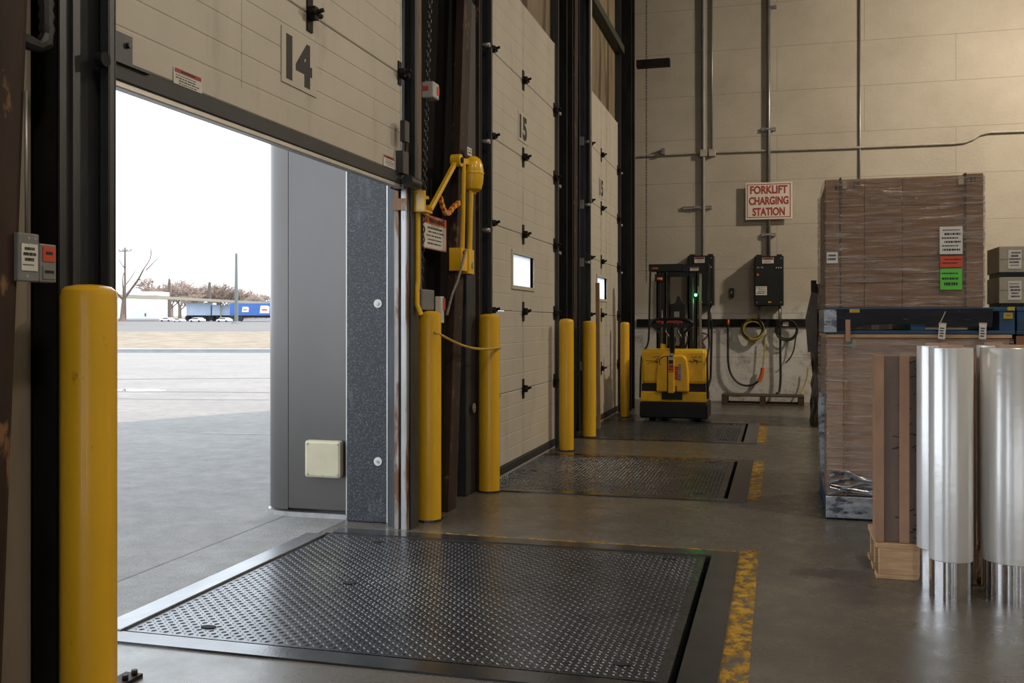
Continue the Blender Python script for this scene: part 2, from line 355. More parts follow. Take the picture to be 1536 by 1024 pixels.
def printed(parent, name, face, u0, u1, z0, z1, d, paper, header=None, rows=5, hfrac=.22, ink='ink', seed=1, label=None, thick=.002):
    """a small notice: paper, optional coloured header, lines of print. face 'x' (looks +X at x=d, u=y) or 'y' (looks -Y at y=d, u=x)"""
    mb = MB(); rr = random.Random(seed)
    def rect(a0, a1, b0, b1, lift, th):
        if face == 'x': mb.box(d + lift, d + lift + th, a0, a1, b0, b1)
        else: mb.box(a0, a1, d - lift - th, d - lift, b0, b1)
    mb.mat(0); rect(u0, u1, z0, z1, 0, thick)
    W, Hh = u1 - u0, z1 - z0; top = z1
    if header: mb.mat(1); rect(u0 + W * .03, u1 - W * .03, z1 - Hh * hfrac, z1 - Hh * .02, thick * .5, thick * .8); top = z1 - Hh * hfrac
    mb.mat(2)
    if header:
        u = u0 + W * .25
        while u < u1 - W * .25:
            w = W * rr.uniform(.05, .09); rect(u, min(u + w, u1 - W * .2), z1 - Hh * hfrac * .7, z1 - Hh * hfrac * .32, thick, thick * .6); u += w + W * .02
    rh = (top - z0) / (rows + 1)
    for i in range(rows):
        zc = top - rh * (i + .9); u = u0 + W * rr.uniform(.06, .25); e = u1 - W * rr.uniform(.06, .25); big = rr.uniform(.2, .62)
        while u < e:
            w = W * rr.uniform(.03, .11); rect(u, min(u + w, e), zc - rh * big / 2, zc + rh * big / 2, thick * .5, thick * .8); u += w + W * rr.uniform(.012, .03)
    o = mb.build(name, [M[paper], M[header] if header else M[paper], M[ink]], parent)
    if label: o['label'] = label
    return o
# ------------------------------------------------------------------ setting
XW0, XW1 = -2.63, -2.24          # dock wall outer and inner faces
YB = 15.8                        # back wall
CEIL = 7.0
DOORS = [(2.74, 5.36), (7.12, 9.40), (11.20, 13.36)]
PLATES = [0, 3.66, 7.04]
PX0, PX1, PY0, PY1 = -2.63, -.335, 3.355, 5.275   # first leveller pit
xs = [-2.63, PX1, 6.0]; ys = [-5.]
for d in PLATES: ys += [PY0 + d, PY1 + d]
ys += [YB]
mb = MB()
for i in range(len(ys) - 1):
    if i % 2 == 1: mb.box(PX1, 6, ys[i], ys[i + 1], -.25, 0)
    else: mb.box(-2.63, 6, ys[i], ys[i + 1], -.25, 0)
struct('floor', mb, M['floor'])
struct('ceiling', MB().box(-2.63, 6, -5, YB, CEIL, CEIL + .1), M['ceil'])
struct('wall_back', MB().box(-2.63, 6.3, YB, YB + .3, -.25, CEIL), M['wallback'])
struct('wall_right', MB().box(6, 6.3, -5, YB, -.25, CEIL), M['wallgen'])
mb = MB(); x = -2.63
for a, b in ((-.6, .0), (.75, 1.25), (2.3, 3.1), (4.2, 4.7)):  # doorway gaps added behind the camera for daylight on film and wrap
    mb.box(x, a, -5.3, -5, -.25, CEIL).box(a, b, -5.3, -5, 3.2, CEIL); x = b
mb.box(x, 6.3, -5.3, -5, -.25, CEIL); struct('wall_front', mb, M['wallgen'])
mb = MB()
ops = [(-4.3, -2.5, 2.9), (-1.5, .7, 2.9), (2.62, 5.70, 3.35), (7.2, 9.3, 3.2), (11.3, 13.25, 3.2)]  # unseen openings at the near end added for daylight on the rolls
y = -5.
for a, b, h in ops:
    mb.box(XW0, XW1, y, a, -.25, CEIL); mb.box(XW0, XW1, a, b, h, CEIL); y = b
mb.box(XW0, XW1, y, YB, -.25, CEIL)
struct('wall_left', mb, M['wallblk'])
# unseen roof, its slanted eave shaped to end the building's shade across the yard
mb = MB().prism([(6.3, -6), (-4.05, -6), (-4.05, 10.95), (-2.69, 13.65), (-2.69, 16.2), (6.3, 16.2)], CEIL + .1, CEIL + .3, 'z')
struct('roof', mb, M['ceil'])
# plywood above the closed doors
for i, (a, b) in enumerate(DOORS[1:]):
    struct('trim_%d' % (i + 1), MB().box(-2.24, -2.18, a - .02, b + .04, 4.03, 6.9), M['stain'])
# beige concrete strip beside the near steel column
struct('trim_3', MB().box(-2.24, -2.20, 2.30, 2.462, .02, 6.9), pm('bare_concrete', (.25, .21, .165), .85, 0, .15, 9, (1, 1, .3), .2, 40))
# ------------------------------------------------------------------ dock levellers
def lug(bm, x, y, z, ang, L=.0125, W=.0042, h=.0028):
    c, s = math.cos(ang), math.sin(ang)
    def p(u, v, w): return bm.verts.new((x + u * c - v * s, y + u * s + v * c, z + w))
    a, b, cc, d, t1, t2 = p(-L, 0, 0), p(L, 0, 0), p(0, W, 0), p(0, -W, 0), p(-L * .55, 0, h), p(L * .55, 0, h)
    for f in ((a, d, t1), (a, t1, cc), (cc, t1, t2), (cc, t2, b), (d, b, t2), (d, t2, t1)): bm.faces.new(f)
lev = thing('dock_leveler', 'nearest steel tread plate dock leveler set in floor under the open door 14', 'dock leveler', (-1.4, 4.3, 0))
mb = MB(); mb.box(-2.56, -.365, 3.375, 5.255, -.10, 0)
st = .0285; nx = int(2.16 / st); ny = int(1.85 / st)
for i in range(nx):
    for j in range(ny):
        lug(mb.bm, -2.54 + st * (i + .5), 3.39 + st * (j + .5), 0, PI / 4 if (i + j) % 2 else -PI / 4)
mb.build('deck_plate', M['plate'], lev)
MB().box(-2.68, -2.56, 3.36, 5.20, -.012, .010).build('lip', M['lip'], lev, .004)
mb = MB().box(-.335, -.20, 3.235, 5.40, 0, .004).box(-2.56, -.335, 5.275, 5.40, 0, .004).box(-2.63, -.335, 3.235, 3.355, 0, .004)
mb.box(-.213, -.20, 3.235, 5.40, .004, .009).box(-2.5, -.2, 3.235, 3.245, .004, .008)
mb.build('curb_frame', M['steelframe'], lev)
MB().box(-2.63, -.335, 3.355, 5.275, -.24, -.20).box(-.338, -.335, 3.36, 5.27, -.2, -.002).box(-2.6, -.34, 5.272, 5.275, -.2, -.002).box(-2.6, -.34, 3.355, 3.358, -.2, -.002).build('pit', M['pit'], lev)
for x, y in ((-2.25, 3.50), (-2.2, 5.12), (-.55, 3.52), (-.55, 5.16), (-1.98, 4.27)):
    MB().lathe((x, y, .001), [(.034, 0), (.034, .0025), (.030, .0028)], 16, sx=1, sy=.6).build('lifting_hole', M['pit'], lev)
for d, lab in ((PLATES[1], 'second steel tread plate dock leveler in front of closed door 15 with one window nearest'),
               (PLATES[2], 'farthest dark dock leveler, directly in front of the yellow stacker truck')):
    c = copy_tree(lev); c.location.y += d; c['label'] = lab
    lipc = [k for k in c.children if k.name.startswith('lip')][0]
    lipc.scale = (.5, 1, 1); lipc.location.x = -.59   # lip folded down behind the closed door
# worn yellow floor lines
for i, (x0, x1, y0, y1, lab) in enumerate(((-.195, -.095, 1.6, 5.49, 'worn yellow floor line along the edge of the nearest dock leveler'),
        (-.20, -.11, 7.0, 9.0, 'worn yellow floor line beside the second dock leveler'), (-.20, -.11, 10.4, 12.45, 'faint yellow floor line beside the farthest dock leveler'))):
    mb = MB(); mb.box(x0, x1, y0, y1, .0002, .0014)
    for k in range(1): mb.box(-2.0, x0, y1 - .085, y1 - .055, .0002, .0014)
    tag(mb.build('floor_line', M['line']), lab, 'floor marking', 'worn yellow floor lines')
# ------------------------------------------------------------------ overhead doors
def section(mb, y0, y1, z0, z1, ribs=5):
    xf, xb = -2.135, -2.185
    poly = [(xb, z0), (xf - .004, z0), (xf, z0 + .006)]
    for k in range(1, ribs):
        z = z0 + (z1 - z0) * k / ribs
        poly += [(xf, z - .006), (xf - .0016, z - .002), (xf - .0016, z + .002), (xf, z + .006)]
    poly += [(xf, z1 - .006), (xf - .004, z1), (xb, z1)]
    mb.prism(poly, y0, y1, 'y')
def hinge(mb, y, z, s=1.):
    mb.box(-2.136, -2.128, y - .028 * s, y + .028 * s, z - .085 * s, z + .085 * s)
    mb.box(-2.13, -2.095, y - .02 * s, y + .02 * s, z - .03 * s, z + .03 * s)
    mb.cyl((-2.10, y - .055 * s, z), (-2.10, y + .055 * s, z), .013, 8); mb.cyl((-2.12, y, z), (-2.06, y, z + .012), .011, 8)
def make_door(name, label, ya, yb, zb, ns, hy, num, numz, win=None, seal=.09, pn='panel15'):
    t = thing(name, label, 'overhead door', (-2.14, (ya + yb) / 2, zb)); SH = .672
    for i in range(ns):
        z0 = zb + (seal if i == 0 else 0) + i * SH; z1 = zb + (i + 1) * SH
        mb = MB()
        if win and z0 < win[2] < z1:
            section(mb, ya, win[0], z0 + .002, z1 - .002); section(mb, win[1], yb, z0 + .002, z1 - .002)
            mb.box(-2.185, -2.135, win[0], win[1], z0 + .002, win[2]); mb.box(-2.185, -2.135, win[0], win[1], win[3], z1 - .002)
            s = mb.build('door_section', M[pn], t)
            f = MB(); w = .03
            f.box(-2.19, -2.123, win[0] - w, win[0], win[2] - w, win[3] + w).box(-2.19, -2.123, win[1], win[1] + w, win[2] - w, win[3] + w)
            f.box(-2.19, -2.123, win[0], win[1], win[2] - w, win[2]).box(-2.19, -2.123, win[0], win[1], win[3], win[3] + w)
            fo = f.build('window_frame', M['panel'], s)
            MB().box(-2.165, -2.160, win[0], win[1], win[2], win[3]).build('pane', M['pane'], s)
        else:
            section(mb, ya, yb, z0 + .002, z1 - .002); mb.build('door_section', M[pn], t)
        if i > 0:
            h = MB(); hinge(h, hy, z0); h.build('hinge', M['black'], t)
            for e in (ya + .05, yb - .03):
                h = MB(); hinge(h, e, z0, .8); h.cyl((-2.12, e, z0), (-2.12, e + (.1 if e > hy else -.1), z0), .008, 8)
                h.cyl((-2.12, e + (.05 if e > hy else -.05), z0), (-2.12, e + (.075 if e > hy else -.075), z0), .028, 12); h.build('hinge_roller', M['black'], t)
    mb = MB()
    for e in (ya, yb - .012): mb.box(-2.137, -2.131, e, e + .012, zb + seal, zb + ns * SH)
    mb.build('edge_trim', M['alu'], t)
    sl = MB().box(-2.19, -2.125, ya, yb, zb + .022, zb + seal).build('bottom_seal', M['seal'], t, .006)
    MB().box(-2.17, -2.128, ya, yb, zb, zb + .022).build('seal_strip', M['alu'], sl, .004)
    ho = -.10 if num == '14' else 0
    nb = MB().box(-2.134, -2.130, hy + ho - .17, hy + ho + .17, numz - .125, numz + .125).build('number_plate', M['panel'], t)
    text('number', num, .295, M['ink'], nb, (-2.1295, hy - .105 if num == '14' else hy - .01, numz), ROTX, (.25, .205), .0006, .014)
    return t
d14 = make_door('overhead_door', 'half raised white sectional door numbered 14 over the open doorway', 2.70, 5.32, 2.04, 6, 4.16, '14', 2.455, pn='panel14')
printed(d14, 'warning_label', 'x', 3.09, 3.27, 2.125, 2.19, -2.133, 'white', 'redink', 4, .26, seed=3)
printed(d14, 'warning_label', 'x', 5.05, 5.21, 2.135, 2.20, -2.133, 'white', 'redink', 4, .26, seed=4)
mb = MB().box(-2.134, -2.124, 2.70, 2.845, 2.12, 2.225).box(-2.13, -2.112, 2.70, 2.93, 2.118, 2.128).cyl((-2.124, 2.82, 2.19), (-2.112, 2.82, 2.19), .010, 10)
mb.build('bottom_bracket', M['track'], d14)
mb = MB().box(-2.134, -2.09, 5.24, 5.33, 2.12, 2.25).box(-2.10, -2.07, 5.22, 5.29, 2.3, 2.42).cyl((-2.08, 5.28, 2.08), (-2.08, 5.44, 2.08), .035, 12)
mb.build('bottom_bracket', M['track'], d14)
mb = MB()
for a, b in ((2.22, 2.30), (2.31, 2.43), (2.44, 2.71)): mb.box(-2.1355, -2.1347, 3.56, 3.563, a, b)
mb.build('stile_seam', M['boxgrey'], d14)
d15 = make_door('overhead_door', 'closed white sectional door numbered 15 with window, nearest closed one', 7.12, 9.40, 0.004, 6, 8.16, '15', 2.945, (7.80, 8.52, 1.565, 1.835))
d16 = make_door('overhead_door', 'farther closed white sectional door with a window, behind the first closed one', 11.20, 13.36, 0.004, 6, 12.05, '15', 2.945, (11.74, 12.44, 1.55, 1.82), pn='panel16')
# vertical tracks
def track(y, w, label, z1=6.9, z0=0, mat='track', x0=-2.20, x1=-2.10, bolts=True, side=1):
    t = thing('door_track', label, 'door track', (x0, y, 0), 0, 'vertical door tracks')
    mb = MB().box(x0, x0 + .006, y - w / 2, y + w / 2, z0, z1).box(x0, x1, y + side * w / 2 - .004, y + side * w / 2 + .004, z0, z1)
    mb.box(x1 - .03, x1, y + side * w / 2 - .03 * side - .003, y + side * w / 2 - .03 * side + .003, z0, z1).box(x1 - .004, x1, min(y + side * w / 2, y + side * (w / 2 - .03)), max(y + side * w / 2, y + side * (w / 2 - .03)), z0, z1)
    mb.box(x0, x1 - .04, y - side * w / 4 - .004, y - side * w / 4 + .004, z0, z1)
    mb.build('channel', M[mat], t)
    if bolts:
        for z in (.75, 1.95, 2.62, 3.35):
            MB().box(x0 + .006, x0 + .05, y - w * .35, y - w * .1, z - .05, z + .05).cyl((x0 + .05, y, z), (x1 + .01, y, z), .018, 10).build('bracket', M['galv'], t)
    return t
track(2.59, .19, 'dark steel vertical track at the left edge of the open doorway', mat='track', x0=-2.128, x1=-2.07, bolts=False)
track(5.42, .14, 'dark vertical track at the right edge of door 14', x0=-2.22, x1=-2.10, bolts=False, z0=2.05)
track(7.00, .20, 'dark vertical track at the near edge of door 15')
track(9.50, .16, 'grey vertical track at the far edge of door 15', side=-1)
track(11.06, .22, 'dark vertical track at the near edge of the farther closed door', side=1)
track(13.52, .18, 'grey vertical track at the far edge of the farther closed door', side=-1)
mb = MB().cyl((-2.09, 2.63, 2.09), (-2.062, 2.63, 2.09), .024, 14)
tag(mb.build('track_roller', M['black']), 'round black roller on the left door track', 'roller')
# steel columns
def ibeam(name, label, x0, x1, y0, y1, mat, z1=6.95, bx=0, by=0):
    t = (y1 - y0) * .12; mb = MB()
    poly = [(x0, y0), (x1, y0), (x1, y0 + t), ((x0 + x1) / 2 + .006, y0 + t), ((x0 + x1) / 2 + .006, y1 - t), (x1, y1 - t), (x1, y1), (x0, y1), (x0, y1 - t), ((x0 + x1) / 2 - .006, y1 - t), ((x0 + x1) / 2 - .006, y0 + t), (x0, y0 + t)]
    mb.prism(poly, 0, z1, 'z')
    if by or bx:
        for v in mb.bm.verts: v.co.y += by * v.co.z; v.co.x += bx * v.co.z
    return tag(mb.build(name, M[mat]), label, 'steel column')
mb = MB().box(-2.235, -2.03, 1.75, 2.27, 0, 6.95)
for v in mb.bm.verts: v.co.y += .05 * (v.co.z - 2.0)
tag(mb.build('steel_column', M['rust'], bevel=.03), 'rusty brown steel column at the far left edge', 'steel column')
ibeam('steel_column', 'black steel angle column behind the nearest yellow bollard', -2.225, -2.14, 2.50, 2.585, 'black')
mb = MB().box(-2.15, -2.09, 6.04, 6.215, 0, 6.95)
for v in mb.bm.verts: v.co.y += .098 * v.co.z
tag(mb.build('steel_column', M['rust'], bevel=.004), 'rusty brown leaning column carrying the yellow dock light', 'steel column')
mb = MB().box(-2.16, -2.13, 6.86, 6.89, 0, 6.95)
tag(mb.build('steel_column', M['rust'], bevel=.004), 'thin brown post just right of the dock light', 'steel column')
ibeam('steel_column', 'black steel column between door 15 and the farther closed door', -2.235, -2.08, 9.72, 10.05, 'black')
ibeam('steel_column', 'black steel column beyond the farther closed door, near the back corner', -2.235, -2.0, 13.75, 14.1, 'black')
tag(MB().box(-2.235, -2.12, 14.7, 14.85, 0, 6.9).build('corner_post', M['rust'], bevel=.004), 'thin brown post in the back left corner', 'post')
tag(MB().box(-2.235, -2.15, 6.62, 6.84, 0, 3.6).build('dark_pad', M['seal'], bevel=.008), 'dark pad strip behind the middle yellow bollard', 'dock pad')
mb = MB().cyl((-2.13, 6.72, .63), (-2.122, 6.72, .63), .035, 20).cyl((-2.122, 6.72, .63), (-2.116, 6.72, .63), .012, 10)
tag(mb.build('washer', M['galv']), 'round metal washer on the dark pad between two bollards', 'washer')
# timber jamb right of door 14
tag(MB().box(-2.235, -2.15, 5.52, 5.70, 1.35, 6.9).build('timber_jamb', M['woodj']), 'weathered timber jamb right of door 14', 'jamb')
# jamb of the open doorway: galvanised guides
t = thing('jamb_guide', 'scuffed galvanised guide strips on the right jamb of the open doorway', 'jamb guide', (-2.27, 5.6, 0))
MB().box(-2.30, -2.262, 5.52, 5.66, 0, 2.35).build('strip', M['track'], t)
MB().box(-2.258, -2.246, 5.49, 5.66, 0, 2.35).build('strip', M['track'], t)
MB().box(-2.238, -2.212, 5.47, 5.62, 0, 2.35).build('strip', M['galvr'], t)
MB().box(-2.208, -2.194, 5.50, 5.62, 0, 2.35).build('strip', M['track'], t)
MB().box(-2.190, -2.158, 5.46, 5.62, 0, 2.35).build('strip', M['galv'], t)
MB().box(-2.154, -2.146, 5.44, 5.60, 0, 2.35).build('strip', M['galvr'], t)
MB().box(-2.142, -2.13, 5.48, 5.60, 0, 2.35).build('strip', M['track'], t)
mb = MB().box(-2.24, -2.15, 5.445, 5.46, 1.93, 2.0)
mb.build('clamp', M['galvr'], t)
# dock pad
t = thing('dock_pad', 'blue-black speckled dock pad with two white washers beside the doorway', 'dock pad', (-2.48, 5.68, 0))
MB().box(-2.615, -2.335, 5.60, 5.70, .002, 3.3).build('pad', M['foam'], t, .006)
MB().box(-2.34, -2.333, 5.592, 5.60, .002, 3.3).build('edge_strip', M['alu'], t)
for z in (1.37, .385):
    w = MB().cyl((-2.40, 5.60, z), (-2.40, 5.594, z), .027, 24).build('washer', M['white'], t)
    MB().cyl((-2.40, 5.594, z), (-2.40, 5.588, z), .010, 6).build('bolt', M['galv'], w)
# grey outside panel with rounded edge
t = thing('shelter_panel', 'tall satin grey outside panel with rounded corner beside the doorway', 'panel', (-2.92, 5.8, 0))
MB().box(-3.08, -2.668, 5.71, 6.15, .04, 3.6).build('panel', M['greypanel'], t, .004)
poly = [(-3.085, 5.72)] + [(-3.085 - .195 * math.sin(a * PI / 32), 5.86 - .145 * math.cos(a * PI / 32)) for a in range(0, 17)] + [(-3.28, 6.15), (-3.085, 6.15)]
o = MB().prism(poly, .03, 3.6, 'z').build('corner_column', M['greypanel'], t)
for f in o.data.polygons: f.use_smooth = len(f.vertices) == 4
poly2 = [(-2.64, 5.70), (-3.085, 5.70)] + [(-3.085 - .205 * math.sin(a * PI / 32), 5.86 - .16 * math.cos(a * PI / 32)) for a in range(0, 17)] + [(-3.29, 6.15), (-2.64, 6.15)]
MB().prism(poly2, -.012, .018, 'z').build('bottom_trim', M['galv'], t)
MB().box(-2.668, -2.658, 5.705, 6.15, .02, 3.6).build('edge_strip', M['alu'], t)
MB().box(-2.658, -2.617, 5.72, 6.1, .0, 3.6).build('rubber_seal', M['seal'], t)  # black strip put in for the shade of the gap beside the pad
b = thing('junction_box', 'square beige cover box with screws on the grey outside panel', 'junction box', (-2.8, 5.7, .25))
MB().box(-2.935, -2.68, 5.65, 5.71, .255, .495).build('cover', M['beige'], b, .018)
for x in (-2.912, -2.703):
    for z in (.278, .472): MB().cyl((x, 5.652, z), (x, 5.646, z), .008, 10).build('screw', M['galv'], b)
MB().cyl((-2.81, 5.652, .272), (-2.81, 5.646, .272), .007, 10).build('screw', M['galv'], b)
# ------------------------------------------------------------------ bollards
def bollard(x, y, h, r, label, seed):
    t = thing('bollard', label, 'bollard', (x, y, 0), seed * 1.3, 'yellow bollards')
    MB().lathe((0, 0, 0), [(r, .0), (r, h - .035), (r * .96, h - .018), (r * .8, h - .006), (r * .45, h), (.001, h + .002)], 40).build('pipe', M['yellow'], t, local=True)
    rr = random.Random(seed); pts = [(r * rr.uniform(1.08, 1.3) * math.cos(a * PI / 10), r * rr.uniform(1.08, 1.3) * math.sin(a * PI / 10)) for a in range(20)]
    MB().prism(pts, 0, .012, 'z').build('base_grout', M['steelframe'], t, local=True); return t
bollard(-2.05, 2.535, 1.367, .0825, 'large yellow bollard at the left, nearest to the viewer', 1)
bollard(-2.13, 5.78, 1.325, .079, 'yellow bollard right of the open doorway with rope tied to it', 2)
bollard(-2.06, 6.88, 1.315, .079, 'yellow bollard at near side of door 15, at the rope end', 3)
bollard(-1.985, 9.27, 1.29, .071, 'slim yellow bollard at the far side of door 15', 4)
bollard(-1.985, 10.45, 1.27, .076, 'yellow bollard at near side of the farther closed door', 5)
bollard(-1.94, 12.75, 1.26, .06, 'farthest yellow bollard, beside the yellow stacker truck', 6)
P = [(-2.07, 5.72, 1.19)]
for k in range(1, 15):
    u = k / 14; P.append((-2.055 + .075 * u, 5.72 + 1.10 * u, 1.19 - .125 * u - .045 * math.sin(PI * u)))
P += [(-1.978, 6.90, 1.066), (-2.00, 6.95, 1.067), (-2.07, 6.97, 1.07)]
tag(MB().tube(P, .0085, 8).build('rope', M['rope']), 'yellow rope slung between two yellow bollards', 'rope')
mb = MB().box(-2.23, -2.16, 2.80, 2.95, 0, .012)
for y in (2.88, 2.93): mb.cyl((-2.18, y, .01), (-2.18, y, .03), .011, 6)
tag(mb.build('anchor_plate', M['rust']), 'small bolted anchor plate beside the foot of the nearest bollard', 'anchor plate')
# ------------------------------------------------------------------ dock light (yellow head on an arm)
t = thing('dock_light', 'yellow dock light with egg-shaped head on folded arm beside door 14', 'dock light', (-2.1, 6.1, 1.6))
br = MB().box(-2.15, -2.135, 5.52, 5.80, 1.93, 2.055).box(-2.135, -2.06, 5.52, 5.54, 1.93, 2.055).box(-2.15, -2.06, 5.52, 5.66, 1.925, 1.94).build('wall_bracket', M['yellowc'], t, .004)
MB().cyl((-2.06, 5.73, 2.01), (-2.13, 5.73, 2.01), .018, 12).build('bolt', M['black'], br)
MB().bar((-2.07, 5.64, 1.95), (-2.07, 6.14, 2.33), .028, .028).build('strut', M['yellowc'], t, .004)
pv = MB().cyl((-2.10, 6.14, 2.335), (-2.03, 6.14, 2.335), .042, 20).bar((-2.07, 6.14, 2.335), (-2.07, 6.36, 2.36), .05, .04).build('pivot', M['yellowc'], t, .003)
MB().cyl((-2.03, 6.14, 2.335), (-2.02, 6.14, 2.335), .02, 12).build('pivot_bolt', M['black'], pv)
MB().tube([(-2.05, 6.24, 2.33), (-2.05, 6.235, 2.2), (-2.05, 6.23, 2.0), (-2.05, 6.215, 1.76), (-2.06, 6.22, 1.70)], .016, 10).build('arm', M['yellowc'], t)
MB().tube([(-2.05, 6.40, 2.17), (-2.05, 6.385, 1.9), (-2.05, 6.37, 1.66)], .018, 10).build('arm', M['yellowc'], t)
MB().tube([(-2.05, 6.45, 2.17), (-2.06, 6.44, 1.9), (-2.07, 6.43, 1.68)], .007, 8).build('tie_rod', M['yellowc'], t)
hd = MB().lathe((-2.05, 6.43, 2.285), [(.001, -.128), (.042, -.124), (.066, -.105), (.078, -.06), (.082, -.01), (.081, .03), (.075, .07), (.058, .105), (.033, .123), (.001, .13)], 28).build('lamp_head', M['yellowc'], t)
MB().lathe((-2.05, 6.43, 2.285), [(.0825, -.004), (.0845, .0), (.0845, .01), (.0825, .014)], 28).build('rim', M['yellowc'], hd)
MB().cyl((-1.985, 6.475, 2.29), (-1.962, 6.482, 2.29), .013, 12).build('vent', M['black'], hd)
MB().cyl((-2.05, 6.43, 2.145), (-2.05, 6.43, 2.165), .028, 16).build('collar', M['yellowc'], hd)
printed(hd, 'tag', 'x', 6.32, 6.42, 2.405, 2.46, -2.05, 'white', None, 2, seed=9)
lb = MB().box(-2.13, -2.04, 6.17, 6.30, 1.60, 1.755).box(-2.10, -2.03, 6.31, 6.42, 1.585, 1.755).box(-2.10, -2.028, 6.30, 6.42, 1.585, 1.60).build('lower_bracket', M['yellowc'], t, .004)
MB().lathe((-2.028, 6.37, 1.645), [(.012, 0), (.012, .004)], 14, 'x', sx=1, sy=1.9).build('slot', M['galv'], lb)
MB().prism([(6.19, 1.73), (6.235, 1.735), (6.215, 1.70)], -2.04, -2.037, 'x').build('arrow', M['ink'], lb)
MB().tube([(-2.12, 5.555, 1.93), (-2.12, 5.555, 1.50), (-2.12, 5.545, 1.47), (-2.12, 5.545, 1.36), (-2.10, 5.56, 1.3)], .016, 10).build('conduit', M['yellowc'], t)
mb = MB(); mb.mat(0); 
A = [(-2.07, 5.83, 2.055), (-2.07, 5.86, 2.01), (-2.07, 5.915, 1.968), (-2.07, 5.96, 1.962), (-2.07, 6.0, 1.972), (-2.07, 6.09, 2.02), (-2.07, 6.20, 2.06)]
for i in range(len(A) - 1):
    for k in range(3):
        p, q = Vector(A[i]).lerp(Vector(A[i + 1]), k / 3), Vector(A[i]).lerp(Vector(A[i + 1]), (k + 1.1) / 3); mb.mat((i * 3 + k) % 2); mb.bar(p, q, .030, .022, (1, 0, 0))
tag(mb.build('warning_strap', [M['redlab'], M['yellowc']]), 'red and yellow warning strap sagging beneath the dock light', 'strap')
P = [(-2.03, 6.23, 1.745), (-2.02, 6.14, 1.66), (-2.02, 6.02, 1.52), (-2.03, 5.95, 1.44), (-2.04, 5.93, 1.38), (-2.05, 5.90, 1.30)]
tag(MB().tube(P, .0085, 8).build('braided_cable', M['cableb']), 'grey braided cable hanging from the dock light bracket', 'cable')
b = thing('switch_box', 'dark grey switch box just above the bollard right of the doorway', 'switch box', (-2.15, 5.75, 1.25))
MB().box(-2.235, -2.12, 5.64, 5.86, 1.33, 1.46).build('housing', M['boxgrey'], b, .008)
b2 = MB().box(-2.12, -2.08, 5.87, 5.93, 1.25, 1.42).build('tag_plate', M['white'], b, .002)
MB().box(-2.079, -2.076, 5.91, 5.945, 1.33, 1.41).build('red_tag', M['redlab'], b2)
s = thing('warning_sign', 'white warning sign with orange header beneath the dock light', 'sign', (-2.15, 5.97, 1.73))
sp = printed(s, 'sign_board', 'x', 5.745, 6.20, 1.725, 1.945, -2.16, 'white', None, 1, seed=2); 
MB().box(-2.159, -2.1565, 5.76, 6.185, 1.888, 1.935).build('header', M['orange'], s)
text('header_text', 'WARNING', .036, M['ink'], s, (-2.156, 6.0, 1.911), ROTX, (.28, .028), .0006, .002)
MB().prism([(5.79, 1.895), (5.83, 1.895), (5.81, 1.928)], -2.1565, -2.1555, 'x').build('warning_triangle', M['ink'], s)
printed(s, 'print', 'x', 5.765, 6.18, 1.735, 1.885, -2.1575, 'white', None, 5, seed=12)
mb = MB().box(-2.158, -2.156, 5.745, 5.752, 1.725, 1.945).box(-2.158, -2.156, 6.193, 6.20, 1.725, 1.945).box(-2.158, -2.156, 5.745, 6.2, 1.725, 1.73).box(-2.158, -2.156, 5.745, 6.2, 1.94, 1.945)
mb.build('border', M['redink'], s)
MB().box(-2.235, -2.16, 5.95, 6.05, 1.80, 1.86).build('standoff', M['black'], s)
# hoist chain and its pendant box
def chain(name, p0, p1, label, r=.010, n=60, cat='chain', sag=0):
    mb = MB(); p0, p1 = Vector(p0), Vector(p1)
    for i in range(n):
        c = p0.lerp(p1, (i + .5) / n); L = (p1 - p0).length / n * .72; w = r
        ax = (Vector((0, 1, 0)) if i % 2 else Vector((1, 0, 0))); up = (p1 - p0).normalized()
        pts = [c + up * (L * math.sin(a)) + ax * (w * math.cos(a)) for a in [2 * PI * k / 8 for k in range(8)]]
        mb.tube(pts, r * .3, 5, closed=True)
    return tag(mb.build(name, M['track']), label, cat)
chain('hoist_chain', (-2.16, 6.20, 6.95), (-2.16, 5.72, 1.47), 'steel hoist chain hanging beside door 14', .013, 170)
b = thing('pendant_box', 'small grey pendant box with red label on the hoist chain', 'pendant box', (-2.14, 5.86, 2.68))
MB().box(-2.19, -2.105, 5.80, 5.91, 2.685, 2.79).build('housing', pm('pendant_grey', (.42, .41, .39), .5), b, .01)
MB().box(-2.105, -2.102, 5.86, 5.90, 2.715, 2.765).build('red_label', M['redlab'], b)
MB().box(-2.18, -2.14, 5.798, 5.80, 2.73, 2.76).build('red_label', M['redlab'], b)
chain('hoist_chain', (-2.02, 15.55, 7.0), (-2.02, 15.55, 1.9), 'thin chain hanging in the back left corner', .012, 110)
# near left: electrical box, hose
b = thing('electrical_box', 'grey switch box with white and red labels on the near column', 'electrical box', (-2.0, 2.28, 1.36))
MB().box(-2.03, -2.012, 2.207, 2.285, 1.365, 1.50).build('housing', M['boxgrey'], b, .004)
MB().box(-2.05, -2.01, 2.285, 2.35, 1.365, 1.475).build('side_housing', M['boxgrey'], b, .004)
printed(b, 'white_label', 'x', 2.216, 2.276, 1.395, 1.47, -2.0115, 'white', None, 4, seed=5)
o = printed(b, 'red_label', 'x', 2.295, 2.342, 1.425, 1.468, -2.0095, 'redlab', None, 1, seed=6)
printed(b, 'plate_label', 'x', 2.295, 2.342, 1.375, 1.412, -2.0095, 'boxgrey', None, 1, seed=7)
for y, z in ((2.245, 1.486), (2.268, 1.486), (2.24, 1.38)): MB().cyl((-2.015, y, z), (-2.011, y, z), .005, 10).build('screw', M['galv'], b)
MB().tube([(-2.025, 2.25, 1.50), (-2.028, 2.252, 1.9)], .004, 8).build('cable_entry', M['galv'], b)
P = []
